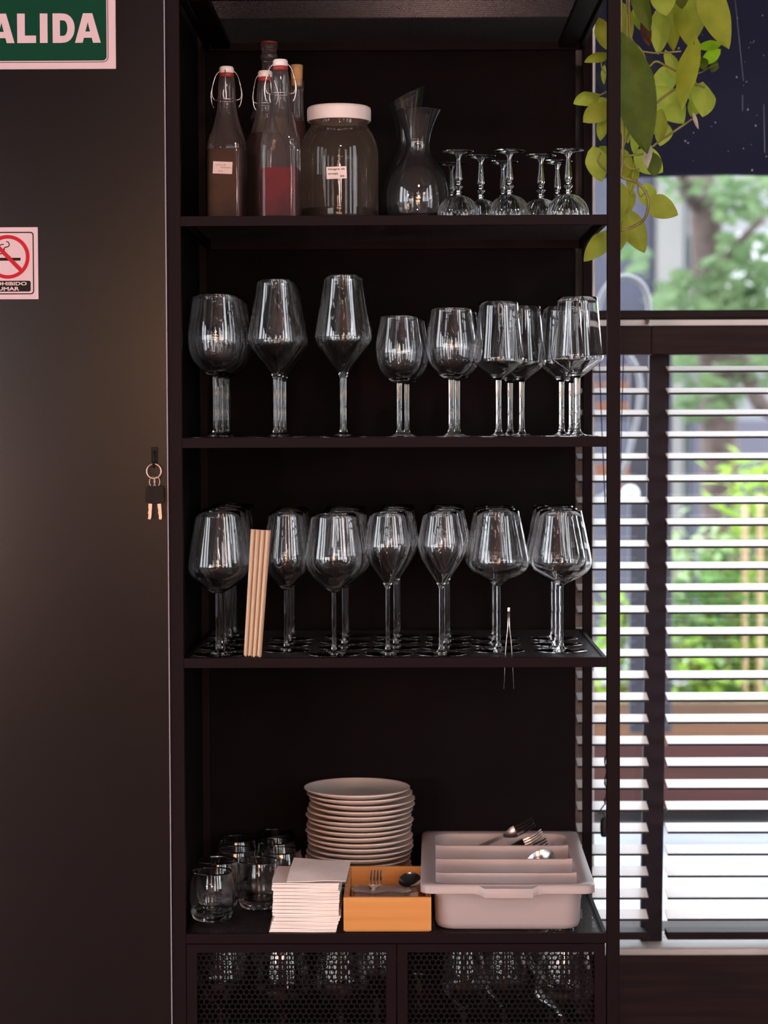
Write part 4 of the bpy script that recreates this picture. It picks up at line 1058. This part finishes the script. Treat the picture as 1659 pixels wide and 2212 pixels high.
# ------------------------------------------------------------------ wall signs and keys
YW = 0.003
def exit_sign():
    a, c = P(-330, 152, YW), P(248, -190, YW); d0 = P(0, 0, YW)
    r = thing('exit_sign', 'green and white exit sign reading SALIDA, high on the dark wall', 'sign', (c.x, YW, a.z))
    def L(px, py):
        q = P(px, py, YW); return (q.x-c.x, q.z-a.z)
    x0 = a.x-c.x; h = c.z-a.z
    b = bmesh.new(); box(b, x0, 0, -0.003, 0.0005, 0, h, 0.0004); obj('board', b, M_signwhite, r)
    s = 1/1200.0
    mgx, mgz = 16*s, 14*s
    b = bmesh.new(); prism(b, rrect(x0+mgx, -mgx, mgz, h-mgz, 0.010), -0.0034, -0.003); obj('border_line', b, M_green, r)
    b = bmesh.new(); prism(b, rrect(x0+mgx+1.3*s, -mgx-1.3*s, mgz+1.3*s, h-mgz-1.3*s, 0.009), -0.0037, -0.0034); obj('border_line', b, M_signwhite, r)
    b = bmesh.new(); prism(b, rrect(x0+mgx+3.6*s, -mgx-3.6*s, mgz+3.6*s, h-mgz-3.6*s, 0.0075), -0.0040, -0.0037); obj('green_field', b, M_green, r)
    # letters, widths measured in px: S A L I D A
    y0_, y1_ = -0.0044, -0.0040
    zb = L(120, 93.5)[1]; zt = L(120, 30)[1]; Hh = zt-zb
    def X(px): return L(px, 60)[0]
    b = bmesh.new()
    def A(xl, xr):
        w_ = xr-xl; tp = 0.18*w_
        m = (xl+xr)/2
        prism(b, [(xl, zb), (xl+0.32*w_, zb), (xl+0.385*w_, zb+0.17*Hh), (xr-0.355*w_, zb+0.17*Hh), (xr-0.30*w_, zb), (xr, zb), (m+tp, zt), (m-tp, zt)][:0] or [(xl, zb), (xl+0.30*w_, zb), (m-0.0*w_, zt-0.30*Hh), (m, zt), (m-tp, zt)], y0_, y1_)
        prism(b, [(xr, zb), (xr-0.30*w_, zb), (m+0.0*w_, zt-0.30*Hh), (m, zt), (m+tp, zt)], y0_-0.00003, y1_)
        prism(b, [(xl+0.2*w_, zb+0.17*Hh), (xr-0.2*w_, zb+0.17*Hh), (xr-0.27*w_, zb+0.38*Hh), (xl+0.27*w_, zb+0.38*Hh)], y0_+0.0001, y1_)
    A(X(162.5), X(218)); A(X(-24), X(32))
    box(b, X(87), X(103.5), y0_, y1_, zb, zt)
    box(b, X(38), X(54.5), y0_, y1_, zb, zt); box(b, X(54.5), X(78.5), y0_, y1_, zb, zb+0.25*Hh)
    # D
    xl, xr = X(114.5), X(162); n = 14
    def dpath(xa, xe, za, ze):
        p = []; rx = (xe-xa)*0.62; cxx = xe-rx; cz = (za+ze)/2; rz = (ze-za)/2
        for k in range(n+1):
            t = -PI/2+PI*k/n; p.append((cxx+rx*math.cos(t)**0.8 if math.cos(t) > 1e-6 else cxx, cz+rz*math.sin(t)))
        return [(xa, za)]+p+[(xa, ze)]
    ringprism(b, dpath(xl, xr, zb, zt), dpath(xl+0.33*(xr-xl), xr-0.33*(xr-xl), zb+0.235*Hh, zt-0.235*Hh), y0_, y1_)
    # S (outside the frame, left of the first A)
    xs0, xs1 = X(-78), X(-30); cxs = (xs0+xs1)/2; pts = []
    for k in range(21):
        t = k/20*PI*1.45+0.15; pts.append((cxs+0.33*(xs1-xs0)*math.cos(t), zb+0.72*Hh+0.19*Hh*math.sin(t)))
    for k in range(21):
        t = PI*0.5-k/20*PI*1.35; pts.append((cxs+0.33*(xs1-xs0)*math.cos(t), zb+0.28*Hh+0.19*Hh*math.sin(t)))
    tube(b, [(x, (y0_+y1_)/2, z) for x, z in pts], 0.0002, 4)
    obj('lettering', b, M_signwhite, r)
exit_sign()
def smoke_sign():
    a, c = P(-62, 647, YW), P(82, 491, YW)
    r = thing('no_smoking_sign', 'white no-smoking sign with a red circle, below the green exit sign', 'sign', (c.x, YW, a.z))
    def L(px, py):
        q = P(px, py, YW); return (q.x-c.x, q.z-a.z)
    h = c.z-a.z; x0 = a.x-c.x
    b = bmesh.new(); box(b, x0, 0, -0.003, 0.0005, 0, h, 0.0003); obj('board', b, M_signwhite, r)
    s = 1/1200.0
    p1, p0 = L(73.2, 501), L(-53, 636.5)
    b = bmesh.new(); ringprism(b, rrect(p0[0], p1[0], p0[1], p1[1], 7*s), rrect(p0[0]+2.4*s, p1[0]-2.4*s, p0[1]+2.4*s, p1[1]-2.4*s, 5.2*s), -0.0034, -0.003); obj('border_line', b, M_signblack, r)
    cx, cz = L(17.5, 555.2)
    def circ(rr, n=48): return [(cx+rr*s*math.cos(2*PI*k/n), cz+rr*s*math.sin(2*PI*k/n)) for k in range(n)]
    # cigarette and smoke first, red ring over them
    b = bmesh.new(); q0, q1 = L(-18, 563.5), L(45, 557); box(b, q0[0], q1[0], -0.0034, -0.003, q0[1], q1[1])
    for pts in ([(14, 522), (18.5, 523.5), (20.5, 529), (18, 533), (12, 534.5), (9.5, 537), (10, 543)], [(0, 531), (4, 528.5), (9, 528.5)], [(-6, 548.5), (7, 548.5)]):
        tube(b, [(L(x, y)[0], -0.0032, L(x, y)[1]) for x, y in cr_spline(pts, 4)], 0.0009, 6)
    obj('cigarette_symbol', b, M_signblack, r)
    b = bmesh.new(); ringprism(b, circ(47), circ(39.3), -0.0040, -0.003)
    q = [L(44, 588.5), L(50.5, 582.5), L(-9.5, 522.5), L(-15.5, 528.5)]
    q = [L(43, 587), L(48.5, 580.5), L(-8, 523), L(-13.5, 529.5)]
    prism(b, q, -0.0041, -0.0030); obj('red_circle', b, M_signred, r)
    p1, p0 = L(66.8, 606.5), L(-46, 630.5)
    b = bmesh.new(); prism(b, rrect(p0[0], p1[0], p0[1], p1[1], 4*s), -0.0034, -0.003); obj('caption_bar', b, M_signblack, r)
    t0 = L(-26, 617); t1 = L(58.5, 609)
    text_on('lettering', 'PROHIBIDO', t1[1]-t0[1], t1[0]-t0[0], t0[0], t0[1], -0.0036, M_signwhite, r, bold=0.0014)
    t0 = L(-11, 628.3); t1 = L(42.5, 620)
    text_on('lettering', 'FUMAR', t1[1]-t0[1], t1[0]-t0[0], t0[0], t0[1], -0.0036, M_signwhite, r, bold=0.0014)
smoke_sign()
def keys():
    # hook
    h0 = P(334, 985, YW)
    r = thing('wall_hook', 'small black hook on the dark wall holding the keys', 'hook', (h0.x, YW, h0.z))
    b = bmesh.new(); box(b, -0.006, 0.006, -0.003, 0.0008, -0.012, 0.016, 0.001); obj('hook_plate', b, M_signblack, r)
    b = bmesh.new(); tube(b, cr_spline([(0, -0.003, 0.008), (0, -0.010, 0.004), (0, -0.013, -0.012), (0, -0.012, -0.018), (0, -0.018, -0.0185), (0, -0.020, -0.010)], 4), 0.0022, 8); obj('hook_arm', b, M_signblack, r, smooth=True)
    k0 = P(332.5, 1018, -0.012)
    r = thing('key_ring', 'steel key ring with two black-headed keys hanging on the wall', 'keys', tuple(k0))
    b = bmesh.new(); R = 15.5/1190
    tube(b, [(R*math.cos(t), 0.0008*math.sin(t), R*math.sin(t)) for t in [2*PI*k/32 for k in range(32)]], 0.0016, 8, closed=True); obj('ring', b, M_brass, r, smooth=True)
    s = 1/1190.0
    for sx_, xx in ((-1, -3.5), (1, 6.0)):
        ang = math.radians(4*sx_)
        kk = empty('key'); kk.parent = r; kk.location = (xx*s, -0.0020 if sx_ > 0 else 0.0022, -15*s); kk.rotation_euler = (0, -ang, 0)
        b = bmesh.new(); tube(b, [(0.0068*math.cos(t)*0.75, 0, -0.006+0.0085*math.sin(t)) for t in [2*PI*k/20 for k in range(20)]], 0.0008, 6, closed=True); obj('split_ring', b, M_brass, kk, smooth=True)
        b = bmesh.new(); prism(b, rrect(-0.0105, 0.0105, -0.045, -0.0135, 0.006), -0.0014, 0.0014); obj('key_head', b, M_signblack, kk)
        b = bmesh.new(); o = sx_*0.001
        prism(b, [(-0.0032+o, -0.046), (0.0032+o, -0.046), (0.0032+o, -0.070), (0.0016+o, -0.0745), (-0.0025+o, -0.0735), (-0.0020+o, -0.066), (-0.0032+o, -0.063), (-0.0022+o, -0.057), (-0.0032+o, -0.053)], -0.0009, 0.0009); obj('key_blade', b, M_brass, kk)
keys()

# ------------------------------------------------------------------ pothos
def pothos():
    Yc = 0.30
    root = thing('pothos_plant', 'trailing green pothos hanging beside the upper right of the shelving', 'plant', (P(1400, 0, Yc).x, Yc, 2.62))
    o = root.location
    b = bmesh.new(); lathe(b, [(0, 0), (0.06, 0), (0.075, 0.06), (0.085, 0.13), (0.088, 0.135), (0.080, 0.135), (0.068, 0.05), (0, 0.03)], 32)
    obj('pot', b, mat('terracotta_pot', (0.35, 0.16, 0.10), 0.8), root, smooth=True, auto=40)
    b = bmesh.new()
    for k in range(3):
        a = 2*PI*k/3; tube(b, [(0.085*math.cos(a), 0.085*math.sin(a), 0.133), (0, 0, 0.40)], 0.0015, 6)
    tube(b, [(0, 0, 0.40), (0, 0, HC-2.62)], 0.002, 6); obj('hanger', b, M_wire, root)
    def cv(cx, cy): return 1220+cx/3.16, cy/3.16
    rn = random.Random(21)
    # (base x,y, tip x,y, width ratio, material, depth, turn)
    Lf = [(660,-90,690,102,.80,0,.22,.2),(660,80,640,372,.50,0,.30,-.2),(860,-70,850,320,.62,1,.33,.1),(950,-90,1118,335,.42,1,.20,.5),(490,-80,585,215,.42,2,.20,-.4),
          (880,310,790,748,.30,1,.18,.9),(700,370,800,560,.45,0,.26,-.5),(690,470,680,650,.88,0,.34,.1),(410,330,560,1050,.40,2,.16,.3),(650,620,812,842,.75,0,.30,.1),
          (945,590,950,792,.80,0,.25,-.5),(915,670,860,796,.75,1,.32,.2),(660,770,645,965,.55,3,.24,-.4),(690,860,650,992,.75,0,.34,.2),(500,830,470,1065,.34,0,.26,.6),
          (240,150,290,345,.55,1,.28,.5),(290,370,135,418,.42,1,.22,.6),(215,650,62,700,.62,0,.24,.6),(285,720,125,830,.75,3,.22,.4),(280,680,205,715,.6,0,.30,.2),(280,770,240,958,.42,3,.24,.7),
          (200,1030,252,1243,.72,0,.24,.1),(285,1010,225,1075,.9,1,.28,.1),(600,1060,615,1207,.75,2,.22,.3),(500,1050,668,1175,.8,0,.27,.2),(560,1270,575,1420,.9,0,.28,-.1),
          (575,1375,773,1468,.72,3,.22,.3),(455,1320,378,1495,.55,1,.26,.4),(385,1280,372,1500,.5,3,.22,.5),(420,1460,548,1728,.58,3,.24,.1),(395,1530,375,1710,.5,3,.20,.6),
          (300,1600,130,1783,.55,3,.14,.2),(480,70,525,215,.5,0,.34,.3),(740,10,735,350,.40,1,.36,.5),(540,140,575,322,.40,5,.24,.4),(575,1000,560,1150,.32,6,.20,.8),
          (1050,300,900,325,.38,4,.42,.1),(1045,350,925,440,.62,4,.43,.2),(935,400,955,475,.7,2,.41,.2),(1035,430,1000,495,.8,2,.41,.2),(880,780,912,885,.25,6,.26,.5),
          (395,1040,405,1230,.65,1,.28,.3),(560,-60,520,60,.6,1,.3,.2),(400,60,430,330,.45,1,.34,.5),(790,-80,800,60,.8,2,.24,.2),(880,560,850,690,.4,0,.3,.8),(400,780,430,980,.4,1,.32,.6),(270,460,265,580,.3,0,.3,.7),(480,1130,440,1330,.35,1,.31,.6), (430,330,490,520,.5,1,.35,.4)]
    for bx, by, tx, ty, wr, mi, Y, turn in Lf:
        B = P(*cv(bx, by), Y)-o; Tt = P(*cv(tx, ty), Y-0.01+rn.uniform(-0.02, 0.02))-o
        ax = Tt-B; Ln = ax.length; ax.normalize()
        nrm = Vector((0, -1, 0)); nrm = (nrm-ax*nrm.dot(ax)).normalized(); side = ax.cross(nrm)
        Mr = Matrix.Rotation(turn*0.8, 3, ax); nrm = Mr @ nrm; side = Mr @ side
        wr2 = wr/max(0.55, math.cos(turn*0.8))
        bm = bmesh.new(); NU, NV = 12, 8; G = []
        curl = rn.uniform(0.03, 0.12); fold = rn.uniform(0.05, 0.22)
        for i in range(NU+1):
            u = i/NU
            # heart outline: halfwidth along the length
            tq = (u-0.3)/0.7; hw = 0.5*wr2*Ln*((u/0.3)**0.45*(1-0.12*(1-u/0.3)) if u <= 0.3 else max(0, (1-tq)**0.9*(1+0.9*tq)))
            row = []
            for j in range(NV+1):
                v = -1+2*j/NV
                back = -0.16*Ln*(abs(v)**1.5)*(1-u)**4 if u < 0.6 else 0
                lobe = back*(1.0)
                p = B+ax*(u*Ln+lobe)+side*(hw*v)+nrm*(-abs(v)**1.3*hw*fold*2.0+math.sin(u*PI)*Ln*curl-u*u*Ln*curl*0.6+0.01*Ln*math.sin(u*14+v*3))
                row.append(bm.verts.new(p))
            G.append(row)
        for i in range(NU):
            for j in range(NV): bm.faces.new((G[i][j], G[i][j+1], G[i+1][j+1], G[i+1][j]))
        bmesh.ops.remove_doubles(bm, verts=bm.verts, dist=1e-6)
        bmesh.ops.dissolve_degenerate(bm, edges=bm.edges, dist=1e-6)
        lf = obj('leaf', bm, M_leafs[mi], root, smooth=True)
        if mi in (5, 6): lf['label'] = 'withered brown leaf' if mi == 5 else 'dry papery leaf tip'
    V = [([(385,-300),(385,200),(398,420),(400,800),(395,1100),(385,1200),(440,1225),(500,1250),(550,1310),(572,1390),(540,1500),(440,1560),(385,1572)],.20,.0028),
         ([(420,-280),(425,100),(425,250),(455,400),(480,500),(560,470),(620,420),(690,450),(760,485)],.22,.0022),
         ([(430,-280),(440,40),(450,250),(520,340),(548,400),(540,455),(440,380)],.26,.0022),
         ([(425,340),(520,350),(630,362),(795,350)],.23,.0018),([(615,712),(680,660),(750,612),(830,585),(900,575),(960,590)],.24,.0024),
         ([(595,1005),(650,960),(720,915),(800,860),(870,812)],.24,.0022),([(400,700),(430,850),(440,900),(400,1000),(385,1060),(470,1060),(540,1050),(600,1030)],.22,.002),
         ([(245,1040),(228,1080),(230,1110),(270,1150),(340,1180)],.24,.0018),([(400,1080),(420,1130),(450,1150),(510,1155)],.24,.0016),([(400,620),(440,760),(500,820)],.28,.0016),
         ([(215,660),(260,640),(330,600)],.24,.0014),([(290,720),(330,740),(400,700)],.23,.0014),([(270,380),(250,430),(262,480),(300,520)],.26,.0014),([(900,505),(940,490),(990,460),(1040,440)],.41,.0012),
         ([(860,500),(880,540),(900,575)],.25,.0014),([(560,1300),(520,1340),(500,1300),(495,1225)],.21,.0016),([(470,1100),(460,1240),(430,1330)],.25,.0014)]
    for pts, Y, rr in V:
        b = bmesh.new(); tube(b, cr_spline([tuple(P(*cv(x, y), Y)-o) for x, y in pts], 5), rr, 7); obj('vine', b, M_vine, root, smooth=True)
pothos()

# ------------------------------------------------------------------ lamps of the room behind the viewer, plus an added overhead lamp
def pendants():
    rn = random.Random(5)
    spots = [(-2.3, -5.0, 1.12), (0.3, -4.9, 1.1), (0.3, -5.5, 2.65), (0.6, -5.9, 2.6), (0.1, -6.9, 2.65), (0.5, -7.2, 2.5), (0.15, -2.4, 3.0), (-3.4, -6.2, 1.25), (-0.1, -6.4, 1.25), (-2.7, -4.3, 1.05)]  # the lamp nearest the shelving is added to brighten plate and napkin tops
    where = ['low at the far left of the dining room', 'hanging low nearest the centre of the dining room', 'hanging high in the second row', 'hanging high in the third row', 'hanging high in the fourth row', 'hanging high in the farthest row', 'added overhead to brighten plate and napkin tops', 'hanging low beside the side windows', 'hanging low in the middle row', 'hanging low by the dark wall']
    first = None
    shade = mat('lamp_shade', (0.02, 0.018, 0.015), 0.4)
    for i, (x, y, z) in enumerate(spots):
        r = thing('pendant_lamp', 'black pendant lamp with a warm bulb, '+where[i], 'lamp', (x, y, z), group='pendant lamps of the dining room')
        if first is None:
            b = bmesh.new(); lathe(b, [(0.11, 0.02), (0.10, 0.05), (0.05, 0.12), (0.015, 0.14), (0.0, 0.14)], 24)
            first = obj('lamp_shade', b, shade, r, smooth=True)
            b = bmesh.new(); tube(b, [(0, 0, 0.14), (0, 0, 0.8)], 0.003, 6); first_c = obj('cord', b, cordmat, r)
        else:
            for q in (first, first_c):
                c = q.copy(); C.objects.link(c); c.parent = r
        ld = bpy.data.lights.new('bulb', 'POINT'); ld.energy = LAMP*(2.1 if z < 2 and y > -5.5 else 0.8 if z < 2 else 1.5 if y > -3 else 0.55); ld.color = LAMPCOL_LOW if z < 2 else LAMPCOL; ld.shadow_soft_size = 0.10
        lo = bpy.data.objects.new('bulb', ld); C.objects.link(lo); lo.parent = r; lo.location = (0, 0, 0.0)
    # strings of small bulbs
    m = emit('warm_filament', (1.0, 0.50, 0.20), 60.0)
    for s in range(3):
        y = -4.7-1.0*s; n = 18
        r = thing('string_lights', 'string of small warm bulbs strung across the dining room, %s of three' % ('nearest', 'middle', 'farthest')[s], 'string lights', (0, y, 1.75), group='strings of bulbs')
        pts = []
        b = bmesh.new(); bb_ = bmesh.new()
        for k in range(n):
            x = -0.9+1.6*k/(n-1); z = 0.12*((x/2.6)**2)+rn.uniform(-0.03, 0.03)-0.35*(s == 1)+0.5*(s == 2)
            pts.append((x, 0, z+0.03))
            t = bmesh.new(); bmesh.ops.create_icosphere(t, subdivisions=2, radius=0.035); merge(bb_, t, Matrix.Translation((x, 0, z)))
        tube(b, pts, 0.003, 6); obj('cord', b, cordmat, r); obj('bulbs', bb_, m, r, smooth=True)['kind'] = 'stuff'
pendants()
